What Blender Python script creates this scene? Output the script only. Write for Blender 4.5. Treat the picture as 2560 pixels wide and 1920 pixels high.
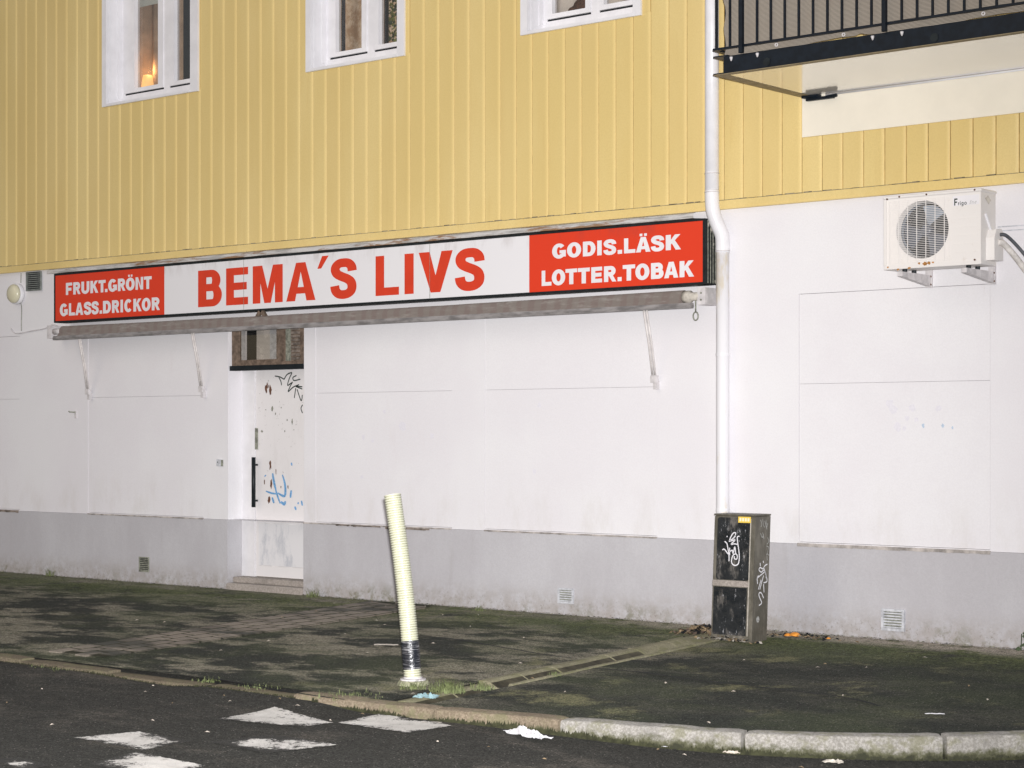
import bpy, math, random
from math import sin, cos, pi, radians, sqrt
random.seed(7)
for o in list(bpy.data.objects): bpy.data.objects.remove(o)
S = bpy.context.scene
COL = S.collection

# ------------------------------------------------------------------ camera
cam = bpy.data.cameras.new('camera'); camo = bpy.data.objects.new('camera', cam); COL.objects.link(camo)
camo.location = (12.0, -13.14, 1.56)
camo.rotation_euler = (radians(90), 0, radians(40))
cam.sensor_width = 36; cam.lens = 4860/2560*36; cam.shift_y = 125/2560
cam.clip_end = 500
S.camera = camo

# ------------------------------------------------------------------ night sky and the photographer's flash
world = bpy.data.worlds.new('World'); S.world = world; world.use_nodes = True
wn = world.node_tree.nodes; wl = world.node_tree.links
bg = wn['Background']; sky = wn.new('ShaderNodeTexSky'); sky.sky_type = 'NISHITA'; sky.sun_disc = False
sky.sun_elevation = radians(35); sky.sun_rotation = radians(200); sky.air_density = 1.0; sky.dust_density = 3.0; sky.ozone_density = 1.0
wl.new(sky.outputs[0], bg.inputs[0]); bg.inputs[1].default_value = 0.045
fl = bpy.data.lights.new('camera_flash', 'SPOT'); flo = bpy.data.objects.new('camera_flash', fl); COL.objects.link(flo)
flo.location = (12.0 + .04*cos(radians(40)), -13.14 + .04*sin(radians(40)), 1.65)
fl.energy = 13700; fl.shadow_soft_size = 0.035; fl.spot_size = radians(116); fl.spot_blend = 1.0
fl.color = (1.0, .985, .99)
flo.rotation_euler = (radians(89), 0, radians(66))
vs = S.view_settings; vs.view_transform = 'Standard'; vs.look = 'None'; vs.exposure = 0; vs.gamma = 1; vs.use_curve_mapping = False
S.render.resolution_x = 1024; S.render.resolution_y = 768

# ------------------------------------------------------------------ materials
class NT:
    def __init__(s, name):
        m = bpy.data.materials.new(name); m.use_nodes = True; s.m = m; s.t = m.node_tree
        s.b = s.t.nodes['Principled BSDF']; s.pos = s.n('ShaderNodeNewGeometry').outputs['Position']
        s.sep = None
    def n(s, ty, **k):
        x = s.t.nodes.new(ty)
        for a, v in k.items(): setattr(x, a, v)
        return x
    def set(s, inp, v):
        if hasattr(v, 'is_linked'): s.t.links.new(v, inp)
        elif isinstance(v, (tuple, list)) and len(v) == 3 and inp.type == 'RGBA': inp.default_value = (*v, 1)
        else: inp.default_value = v
    def xyz(s, i):
        if not s.sep:
            s.sep = s.n('ShaderNodeSeparateXYZ'); s.t.links.new(s.pos, s.sep.inputs[0])
        return s.sep.outputs[i]
    def noise(s, scale, detail=4, rough=.55, stretch=(1,1,1), off=(0,0,0)):
        mp = s.n('ShaderNodeMapping'); s.t.links.new(s.pos, mp.inputs[0])
        mp.inputs['Scale'].default_value = stretch; mp.inputs['Location'].default_value = off
        x = s.n('ShaderNodeTexNoise'); s.t.links.new(mp.outputs[0], x.inputs['Vector'])
        x.inputs['Scale'].default_value = scale; x.inputs['Detail'].default_value = detail; x.inputs['Roughness'].default_value = rough
        return x.outputs['Fac']
    def vor(s, scale, stretch=(1,1,1), out='Distance', feature='F1'):
        mp = s.n('ShaderNodeMapping'); s.t.links.new(s.pos, mp.inputs[0]); mp.inputs['Scale'].default_value = stretch
        x = s.n('ShaderNodeTexVoronoi', feature=feature); s.t.links.new(mp.outputs[0], x.inputs['Vector']); x.inputs['Scale'].default_value = scale
        return x.outputs[out]
    def ramp(s, v, a, b, lo=0., hi=1.):
        x = s.n('ShaderNodeMapRange'); x.interpolation_type = 'SMOOTHSTEP'
        s.set(x.inputs['Value'], v); x.inputs['From Min'].default_value = a; x.inputs['From Max'].default_value = b
        x.inputs['To Min'].default_value = lo; x.inputs['To Max'].default_value = hi
        return x.outputs[0]
    def math(s, op, a, b=0.):
        x = s.n('ShaderNodeMath', operation=op); s.set(x.inputs[0], a); s.set(x.inputs[1], b); return x.outputs[0]
    def mix(s, f, a, b, mode='MIX'):
        x = s.n('ShaderNodeMix', data_type='RGBA', blend_type=mode)
        s.set(x.inputs[0], f); s.set(x.inputs[6], a); s.set(x.inputs[7], b); return x.outputs[2]
    def col(s, v): s.set(s.b.inputs['Base Color'], v); return s
    def rough(s, v): s.set(s.b.inputs['Roughness'], v); return s
    def spec(s, v): s.set(s.b.inputs['Specular IOR Level'], v); return s
    def diffr(s, v): s.set(s.b.inputs['Diffuse Roughness'], v); return s
    def bump(s, h, strength=.3, dist=.01):
        x = s.n('ShaderNodeBump'); x.inputs['Strength'].default_value = strength; x.inputs['Distance'].default_value = dist
        s.set(x.inputs['Height'], h); s.t.links.new(x.outputs[0], s.b.inputs['Normal']); return s

def simple(name, c, rough=.6, var=.12, scale=12, spec=.35, metal=0., bump=0., bscale=80, stretch=(1,1,1)):
    n = NT(name); f = n.noise(scale, 5, .6, stretch)
    d = tuple(x*(1-var) for x in c); l = tuple(min(1, x*(1+var)) for x in c)
    n.col(n.mix(n.ramp(f, .3, .7), d, l)).rough(rough).spec(spec)
    n.b.inputs['Metallic'].default_value = metal
    if bump: n.bump(n.noise(bscale, 3), bump)
    return n.m

M = {}
# white painted render
n = NT('white_render')
c = n.mix(n.ramp(n.noise(.9, 4), .35, .7), (.795,.772,.795), (.83,.818,.832))
c = n.mix(n.ramp(n.noise(2.3, 6, .65, (1,1,.35), (3,0,1)), .60, .78, 0, .35), c, (.72,.66,.66))
c = n.mix(n.ramp(n.noise(7, 6, .7, (1,1,.25)), .68, .80, 0, .5), c, (.62,.58,.55))
c = n.mix(n.ramp(n.noise(55, 3, .7), .71, .78, 0, .55), c, (.46,.44,.44))
low = n.math('MULTIPLY', n.ramp(n.xyz(2), 1.3, .75), n.ramp(n.noise(3.5, 6, .7, (1,1,.4)), .45, .7))
c = n.mix(n.math('MULTIPLY', low, .35), c, (.62,.58,.54))
c = n.mix(n.ramp(n.noise(70, 2, .8), .35, .65, 0, .16), c, (.66,.64,.65))
n.col(c).rough(.85).spec(.2).bump(n.math('ADD', n.noise(120, 4, .6), n.math('MULTIPLY', n.noise(14, 3), .6)), .35, .004); M['white'] = n.m
# grey plinth paint
n = NT('grey_plinth_paint')
c = n.mix(n.ramp(n.noise(1.3, 5, .6, (1,1,.5)), .35, .68), (.50,.485,.505), (.565,.555,.575))
c = n.mix(n.ramp(n.noise(6, 6, .7, (1,1,.12)), .58, .75, 0, .4), c, (.43,.41,.41))
dirt = n.math('MULTIPLY', n.ramp(n.xyz(2), .30, 0.0), n.ramp(n.noise(9, 6, .7), .32, .62))
c = n.mix(n.math('MULTIPLY', dirt, .75), c, (.37,.33,.30))
moss = n.math('MULTIPLY', n.ramp(n.xyz(2), .20, .02), n.ramp(n.noise(5, 8, .75), .47, .60))
moss = n.math('MULTIPLY', moss, n.ramp(n.noise(.7, 3, .5, (1,1,1), (3,0,0)), .42, .6, .1, 1))
c = n.mix(n.math('MULTIPLY', moss, .85), c, (.20,.19,.125))
pit = n.math('MULTIPLY', n.ramp(n.xyz(2), .22, .02), n.ramp(n.noise(45, 3, .7), .57, .66))
c = n.mix(n.math('MULTIPLY', pit, .7), c, (.24,.21,.18))
c = n.mix(n.ramp(n.noise(70, 2, .8), .35, .65, 0, .25), c, (.40,.39,.40))
n.col(c).rough(.88).spec(.2).bump(n.math('ADD', n.noise(140, 4), n.math('MULTIPLY', n.noise(22, 3), .8)), .5, .005); M['plinth'] = n.m
# yellow cladding paint
n = NT('yellow_cladding_paint')
c = n.mix(n.ramp(n.noise(1.1, 4, .6, (1,1,.3)), .35, .7), (.735,.56,.225), (.80,.63,.28))
c = n.mix(n.ramp(n.noise(16, 5, .7, (1,1,.06)), .55, .8, 0, .35), c, (.62,.43,.16))
c = n.mix(n.ramp(n.noise(75, 3, .7), .72, .80, 0, .35), c, (.45,.34,.2))
c = n.mix(n.ramp(n.noise(70, 2, .8), .35, .65, 0, .22), c, (.58,.42,.16))
oi = n.n('ShaderNodeObjectInfo'); c = n.mix(n.ramp(oi.outputs['Random'], 0, 1, 0, .30), c, (.68,.50,.205))
n.col(c).rough(.5).spec(.4).bump(n.noise(160, 3), .25, .003); M['yellow'] = n.m
M['seam'] = simple('seam_dirt', (.58,.41,.155), .9, .35, 9)
M['grime'] = simple('grime_line', (.22,.19,.13), .95, .5, 14)
# pavement asphalt
def ground(name, base, light, lo, hi, moss_on, right_dark=False, flecks=.8):
    n = NT(name)
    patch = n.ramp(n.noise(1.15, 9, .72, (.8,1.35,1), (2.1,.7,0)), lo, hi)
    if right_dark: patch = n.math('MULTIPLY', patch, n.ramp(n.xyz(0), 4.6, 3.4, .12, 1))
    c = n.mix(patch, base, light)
    c = n.mix(n.ramp(n.noise(45, 5, .75), .40, .72, 0, .55), c, n.mix(patch, tuple(x*1.9 for x in base), tuple(min(1,x*1.35) for x in light)))
    c = n.mix(n.ramp(n.noise(75, 3, .8), .50, .66, 0, .7), c, tuple(x*.4 for x in base))
    c = n.mix(n.ramp(n.noise(9, 6, .7, (.7,1.3,1)), .46, .64, 0, .5), c, tuple(x*.7 for x in base))
    if moss_on:
        mm = n.math('MULTIPLY', n.ramp(n.xyz(1), -1.7, -.25), n.ramp(n.noise(2.2, 7, .7, (1,1,1), (0,4,0)), .34, .52))
        c = n.mix(n.math('MULTIPLY', mm, .85), c, n.mix(n.ramp(n.noise(30, 5), .4, .65), (.05,.066,.022), (.135,.155,.055)))
        mm2 = n.math('MULTIPLY', n.ramp(n.noise(1.6, 7, .7, (1,1,1), (9,1,0)), .54, .66), n.ramp(n.xyz(0), 2.0, 3.4, .12, .8))
        c = n.mix(mm2, c, (.16,.155,.085))
        c = n.mix(n.ramp(n.noise(.8, 5, .6, (1,1,1), (4,4,0)), .45, .62, 0, .35), c, (.07,.085,.04))
        dry = n.math('MULTIPLY', n.ramp(n.xyz(1), -.52, -.16), n.ramp(n.noise(3, 6, .7, (1,1,1), (0,0,5)), .38, .52))
        dry = n.math('MULTIPLY', dry, n.ramp(n.xyz(0), 1.0, 4.2, .25, 1))
        c = n.mix(n.math('MULTIPLY', dry, .9), c, (.36,.32,.275))
    ag = n.vor(120, (1,1,1), 'Color'); sa = n.n('ShaderNodeSeparateColor'); n.t.links.new(ag, sa.inputs[0])
    c = n.mix(1.0, c, n.mix(sa.outputs[1], (.35,.35,.34), (1.65,1.62,1.58)), 'MULTIPLY')
    v = n.vor(64, (1,1,1)); vc = n.vor(64, (1,1,1), 'Color')
    sp = n.n('ShaderNodeSeparateColor'); n.t.links.new(vc, sp.inputs[0])
    fk = n.math('MULTIPLY', n.ramp(v, .36, .12), n.ramp(sp.outputs[0], .86, .99))
    c = n.mix(n.math('MULTIPLY', fk, flecks), c, (.36,.325,.29))
    h = n.math('ADD', n.noise(70, 4, .75), n.math('MULTIPLY', n.noise(22, 3), .6))
    n.col(c).rough(.9).spec(.25).diffr(1.0).bump(h, 1.0, .012); return n.m
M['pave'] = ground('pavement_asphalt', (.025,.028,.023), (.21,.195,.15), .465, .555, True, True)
M['road'] = ground('road_asphalt', (.031,.031,.028), (.10,.09,.077), .50, .74, False)
# worn road paint
n = NT('worn_road_paint')
at_ = n.n('ShaderNodeAttribute', attribute_name='inset')
f1 = n.math('ADD', n.math('MULTIPLY', n.noise(38, 4, .85), .75), n.math('MULTIPLY', n.noise(3.4, 4, .6, (1,1,1), (1.2,3.2,0)), .85))
f1 = n.math('ADD', f1, n.math('MULTIPLY', at_.outputs['Fac'], .75))
w = n.ramp(f1, .745, .825)
c = n.mix(n.ramp(n.noise(5, 5, .7), .3, .7), (.42,.40,.37), (.58,.555,.52))
c = n.mix(n.ramp(n.noise(90, 3, .8), .5, .7, 0, .5), c, (.25,.235,.21))
ag = n.vor(120, (1,1,1), 'Color'); sa = n.n('ShaderNodeSeparateColor'); n.t.links.new(ag, sa.inputs[0])
rd = n.mix(n.ramp(n.noise(45, 5, .75), .4, .72), (.016,.016,.0145), (.036,.035,.032)); rd = n.mix(1.0, rd, n.mix(sa.outputs[1], (.35,.35,.34), (1.65,1.62,1.58)), 'MULTIPLY')
n.col(n.mix(w, rd, c)).rough(.85).diffr(1.0).bump(n.noise(70, 4, .75), .9, .012); M['mark'] = n.m
# kerb granite
def kerbmat(name, a, b, gr, foot=0.):
    n = NT(name)
    c = n.mix(n.ramp(n.noise(70, 4, .7), .38, .66), a, b)
    c = n.mix(n.ramp(n.noise(3.2, 6, .65), .45, .7, 0, .55), c, tuple(x*.62 for x in a))
    c = n.mix(n.math('MULTIPLY', n.ramp(n.noise(7, 7, .7), .48, .62), gr), c, (.17,.165,.09))
    if foot:
        lowz = n.math('ADD', n.xyz(2), n.math('MULTIPLY', n.math('SUBTRACT', n.noise(11, 6, .75), .5), .16))
        c = n.mix(n.ramp(lowz, -.125, -.165, 0, foot), c, (.085,.085,.045))
        c = n.mix(n.ramp(lowz, -.158, -.185, 0, foot), c, (.035,.036,.022))
    n.col(c).rough(.85).spec(.25).diffr(.6).bump(n.noise(60, 5, .7), .9, .012); return n.m
M['kerb'] = kerbmat('granite_kerb', (.26,.245,.22), (.42,.40,.37), .6, .95)
M['kerb_dirty'] = kerbmat('dirty_kerb', (.10,.082,.058), (.19,.155,.11), .5, .95)
M['kerb_brown'] = kerbmat('brown_kerb', (.17,.135,.095), (.29,.235,.17), .6, .95)
M['channel'] = kerbmat('channel_concrete', (.19,.175,.115), (.29,.27,.18), .9)
n = NT('paver')
c = n.mix(n.ramp(n.noise(60, 4, .7), .35, .7), (.17,.145,.115), (.25,.215,.175))
pt_ = n.ramp(n.noise(1.15, 7, .66, (.8,1.35,1), (2.1,.7,0)), .40, .56)
c = n.mix(n.math('SUBTRACT', 1., pt_), c, (.042,.042,.034))
oi = n.n('ShaderNodeObjectInfo'); c = n.mix(n.ramp(oi.outputs['Random'], .3, 1, 0, .4), c, (.16,.13,.105))
n.col(c).rough(.9).diffr(.8).bump(n.noise(60, 5, .7), .8, .01); M['brick'] = n.m
M['chan_dirt'] = simple('wet_channel_dirt', (.062,.056,.036), .8, .6, 7)
M['step'] = kerbmat('step_stone', (.30,.265,.235), (.44,.39,.35), .05)
# metals, plastics, fabrics
M['frame_white'] = simple('white_window_paint', (.80,.785,.80), .5, .05, 5)
M['pipe_white'] = simple('white_pipe_enamel', (.80,.79,.81), .35, .05, 6, .5)
n = NT('peeling_pipe_paint')
c = n.mix(n.ramp(n.noise(3.5, 6, .7, (1,1,.3)), .54, .64), (.80,.79,.81), (.73,.67,.57))
n.col(c).rough(.5); M['pipe_peel'] = n.m
M['black_frame'] = simple('black_sign_frame', (.012,.016,.018), .5, .3, 20, .25)
M['sign_white'] = None
n = NT('sign_acrylic_white')
st = n.math('MULTIPLY', n.ramp(n.xyz(2), 3.12, 3.28), n.ramp(n.noise(5, 6, .7, (1,1,.3)), .45, .68))
n.col(n.mix(n.math('MULTIPLY', st, .6), (.80,.785,.80), (.52,.48,.47))).rough(.3).spec(.4); M['sign_white'] = n.m
n = NT('sign_acrylic_red')
st = n.math('MULTIPLY', n.ramp(n.xyz(2), 3.14, 3.28), n.ramp(n.noise(3, 6, .7, (1,1,.4), (5,0,0)), .5, .7))
n.col(n.mix(n.math('MULTIPLY', st, .5), (.72,.045,.014), (.36,.05,.04))).rough(.32).spec(.4); M['sign_red'] = n.m
M['vinyl_red'] = simple('red_vinyl', (.68,.05,.018), .4, .06, 5)
M['vinyl_white'] = simple('white_vinyl', (.80,.78,.80), .4, .04, 5)
n = NT('rusty_flashing')
c = n.mix(n.ramp(n.noise(5, 6, .7, (.5,1,6)), .42, .62), (.62,.60,.58), (.36,.35,.33))
c = n.mix(n.ramp(n.noise(2.2, 7, .75, (.6,1,5), (4,0,0)), .50, .60, 0, .9), c, (.26,.13,.05))
n.col(c).rough(.6).bump(n.noise(30, 4, .6, (.3,1,3)), .6, .01); M['flashing'] = n.m
n = NT('awning_fabric')
wv = n.n('ShaderNodeTexWave', wave_type='BANDS', bands_direction='X'); n.t.links.new(n.pos, wv.inputs[0]); wv.inputs['Scale'].default_value = 2.2; wv.inputs['Distortion'].default_value = 3.0; wv.inputs['Detail'].default_value = 3
c = n.mix(n.ramp(wv.outputs['Fac'], .35, .75, 0, .30), (.20,.17,.15), (.155,.095,.088))
c = n.mix(n.ramp(n.noise(10, 6, .7, (.4,1,2)), .5, .7), c, (.27,.245,.22))
n.col(c).rough(.9).diffr(.6).bump(n.noise(40, 4), .4, .01); M['awning'] = n.m
M['awning_bar'] = simple('awning_bar_metal', (.25,.235,.23), .55, .35, 14, .4, 0, .3, 30, (.5,1,2))
M['arm'] = simple('arm_metal', (.66,.62,.60), .4, .15, 14)
M['galv'] = simple('galvanised_bracket', (.63,.60,.60), .5, .15, 18)
M['vent_grey'] = simple('grey_vent', (.20,.215,.20), .6, .25, 25)
M['vent_white'] = simple('white_vent', (.56,.57,.60), .6, .2, 25)
M['vent_old'] = simple('old_vent', (.24,.245,.20), .7, .4, 35)
M['dark'] = simple('dark_void', (.012,.014,.016), .9, .2, 8)
M['joint'] = simple('joint_dirt', (.76,.735,.73), .95, .2, 8)
M['ledge_dark'] = simple('ledge_rot', (.20,.165,.14), .95, .55, 12)
M['ledge'] = simple('ledge_paint', (.40,.365,.34), .9, .45, 9)
M['lamp_cream'] = simple('cream_lamp_glass', (.66,.62,.45), .25, .06, 6, .5)
M['door'] = None
n = NT('white_door_paint')
c = n.mix(n.ramp(n.noise(4, 6, .7, (1,1,.3)), .5, .75, 0, .5), (.80,.775,.775), (.66,.63,.62))
sc = n.math('MULTIPLY', n.ramp(n.noise(22, 6, .75), .63, .68), n.ramp(n.xyz(2), .8, 1.2))
c = n.mix(n.math('MULTIPLY', sc, .65), c, (.30,.27,.25))
n.col(c).rough(.5); M['door'] = n.m
n = NT('scuffed_door_panel')
c = n.mix(n.ramp(n.noise(7, 7, .75, (1,1,.35)), .46, .64), (.77,.76,.775), (.55,.56,.60))
n.col(c).rough(.5); M['door_panel'] = n.m
M['rust'] = simple('rust', (.14,.065,.04), .9, .4, 40)
M['ink_black'] = simple('black_marker', (.03,.045,.04), .6, .2, 30)
M['ink_blue'] = simple('blue_spray', (.16,.36,.62), .7, .3, 60)
M['ink_faint'] = simple('faint_lilac_marker', (.765,.745,.79), .85, .05, 60)
M['ink_bluefaint'] = simple('faint_blue_dot', (.50,.60,.72), .85, .08, 60)
M['ink_white'] = simple('white_marker', (.78,.77,.80), .5, .08, 30)
M['ink_grey'] = simple('grey_worn_marker', (.42,.42,.40), .7, .3, 60)
M['black'] = simple('black_plastic', (.010,.014,.017), .45, .2, 20, .25)
M['wood'] = simple('old_brown_frame', (.17,.125,.095), .8, .4, 20, .2)
M['newsprint'] = None
n = NT('papered_pane')
ln = n.n('ShaderNodeTexWave', wave_type='BANDS', bands_direction='Z'); n.t.links.new(n.pos, ln.inputs[0]); ln.inputs['Scale'].default_value = 26; ln.inputs['Distortion'].default_value = .6
c = n.mix(n.math('MULTIPLY', n.ramp(ln.outputs['Fac'], .5, .8), n.ramp(n.noise(9, 3), .42, .5)), (.74,.70,.67), (.40,.38,.36))
n.col(c).rough(.5); M['newsprint'] = n.m
M['steel_black'] = simple('black_balcony_steel', (.006,.010,.016), .45, .25, 18, .25)
M['steel_olive_lit'] = simple('lit_olive_underside', (.27,.215,.125), .6, .2, 15)  # pale olive copy of the black steel, lit look put into the colour
n = NT('balcony_soffit')
n.col((.90,.87,.84)).rough(.12).spec(1.0); n.b.inputs['Coat Weight'].default_value = 1.0; n.b.inputs['Coat Roughness'].default_value = .08; n.b.inputs['Coat IOR'].default_value = 1.8; M['soffit'] = n.m
n = NT('woven_screen')
wv = n.n('ShaderNodeTexWave', wave_type='BANDS', bands_direction='Z'); n.t.links.new(n.pos, wv.inputs[0]); wv.inputs['Scale'].default_value = 36; wv.inputs['Distortion'].default_value = .7; wv.inputs['Detail'].default_value = 2
c = n.mix(n.ramp(wv.outputs['Fac'], .25, .75), (.12,.105,.085), (.40,.35,.29))
n.col(n.mix(n.ramp(n.noise(6, 5), .4, .7, 0, .4), c, (.25,.21,.17))).rough(.9).diffr(.7); M['screen'] = n.m
M['cream'] = simple('cream_panel', (.86,.80,.675), .6, .03, 3)
M['ac_white'] = None
n = NT('ac_enamel')
c = n.mix(n.ramp(n.noise(14, 6, .75), .55, .75, 0, .5), (.80,.765,.735), (.60,.53,.46))
n.col(c).rough(.45); M['ac_white'] = n.m
M['fan'] = simple('fan_plastic', (.08,.092,.12), .3, .25, 9, .5)
M['fan_light'] = simple('fan_shroud', (.33,.37,.43), .45, .15, 9)
M['ac_rust'] = simple('orange_rust', (.42,.20,.06), .9, .4, 60)
n = NT('cabinet_steel')
c = n.mix(n.ramp(n.noise(9, 6, .7, (1,1,.4)), .40, .64), (.10,.092,.072), (.18,.165,.135))
c = n.mix(n.ramp(n.noise(3, 6, .7, (1,1,.3), (2,0,0)), .55, .72, 0, .8), c, (.32,.285,.245))
n.col(c).rough(.5).spec(.4); M['cab'] = n.m
n = NT('cabinet_black_panel')
c = n.mix(n.ramp(n.noise(11, 6, .7, (1,1,.45)), .50, .70), (.014,.017,.02), (.16,.148,.135))
c = n.mix(n.math('MULTIPLY', n.ramp(n.noise(26, 5, .8, (1.6,1,.5)), .61, .68), .8), c, (.46,.46,.48))
n.col(c).rough(n.ramp(n.noise(9, 4), .3, .7, .18, .5)).spec(.6).bump(n.noise(16, 4), .25, .02); M['cab_black'] = n.m
n = NT('yellow_sticker'); n.col((.85,.60,.10)).rough(.35); M['sticker'] = n.m
M['sticker_white'] = simple('pale_sticker_lettering', (.85,.82,.62), .35, .03)
n = NT('bollard_plastic')
c = n.mix(n.ramp(n.noise(5, 5, .6), .4, .7, 0, .5), (.61,.61,.475), (.55,.54,.43))
n.col(c).rough(.35).spec(.45); n.b.inputs['Subsurface Weight'].default_value = 0.0; M['bollard'] = n.m
M['groove'] = simple('darker_groove', (.46,.455,.32), .7, .25, 20)  # groove bands coloured darker so the ribs show
n = NT('black_tape')
c = n.mix(n.ramp(n.noise(16, 6, .7, (.25,.25,5)), .50, .64), (.016,.018,.024), (.26,.255,.265))  # pale streaks in the tape colour imitate glare
n.col(c).rough(.22).spec(.9).bump(n.noise(20, 4, .6, (.2,.2,5)), .6, .01); M['tape'] = n.m
M['concrete'] = simple('mossy_concrete', (.33,.33,.22), .9, .25, 14)
M['grass'] = simple('grass_blades', (.15,.175,.075), .6, .45, 30)
M['moss'] = simple('dark_moss', (.034,.035,.016), .9, .45, 25)
M['leaf_dry'] = simple('dry_leaf', (.30,.22,.13), .8, .45, 30)
M['leaf_pale'] = simple('pale_leaf_bit', (.60,.53,.45), .8, .25, 30)
M['paper'] = simple('white_tissue', (.70,.69,.71), .85, .08, 30)
M['card'] = simple('grey_card', (.50,.46,.40), .8, .2, 30)
M['teal'] = simple('turquoise_foil', (.24,.36,.38), .4, .2, 18)
M['orange'] = simple('orange_peel', (.85,.33,.05), .5, .2, 25)
M['ivy'] = simple('ivy_leaf', (.06,.085,.045), .5, .3, 20)
M['cable_white'] = simple('white_cable', (.66,.62,.58), .6, .2, 20)
M['cable_black'] = simple('black_cable', (.085,.09,.10), .5, .2, 20)
# indoor things
M['room_dark'] = simple('unlit_room', (.02,.028,.032), .9, .2, 3)
M['room_warm'] = simple('room_wallpaper', (.50,.42,.34), .9, .15, 3)
M['curtain_brown'] = simple('brown_curtain', (.42,.31,.22), .9, .25, 4, .1)
n = NT('lace_curtain')
c = n.mix(n.ramp(n.noise(7, 7, .75), .40, .62), (.52,.34,.20), (.88,.72,.54))
c = n.mix(n.ramp(n.noise(3, 5, .7, (1,1,1), (1,0,2)), .52, .68, 0, .7), c, (.62,.36,.20))
n.col(c).rough(.95); M['lace'] = n.m
M['curtain_cream'] = simple('cream_curtain', (.74,.68,.62), .9, .1, 4, .1)
M['blind'] = simple('pale_blind', (.62,.66,.62), .8, .05, 4)
M['fur'] = simple('brown_fur', (.10,.048,.03), .9, .5, 45, .1, 0, .6, 60)
M['plant'] = simple('houseplant_leaf', (.16,.17,.04), .5, .5, 14)
M['plant2'] = simple('houseplant_leaf_dark', (.04,.06,.025), .5, .4, 14)
n = NT('lit_lamp_shade'); n.col((.8,.55,.28)); n.b.inputs['Emission Color'].default_value = (1,.55,.18,1); n.b.inputs['Emission Strength'].default_value = .9; M['lit'] = n.m
n = NT('window_glass')
t = n.t; tr = n.n('ShaderNodeBsdfTransparent'); tr.inputs[0].default_value = (.90,.89,.875,1); gl = n.n('ShaderNodeBsdfGlossy'); gl.inputs['Roughness'].default_value = .02
fr = n.n('ShaderNodeLayerWeight'); fr.inputs[0].default_value = .5; mx = n.n('ShaderNodeMixShader'); fac = n.ramp(fr.outputs['Facing'], .2, 1., .04, .40)
t.links.new(fac, mx.inputs[0]); t.links.new(tr.outputs[0], mx.inputs[1]); t.links.new(gl.outputs[0], mx.inputs[2])
t.links.new(mx.outputs[0], t.nodes['Material Output'].inputs[0]); M['glass'] = n.m

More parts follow.
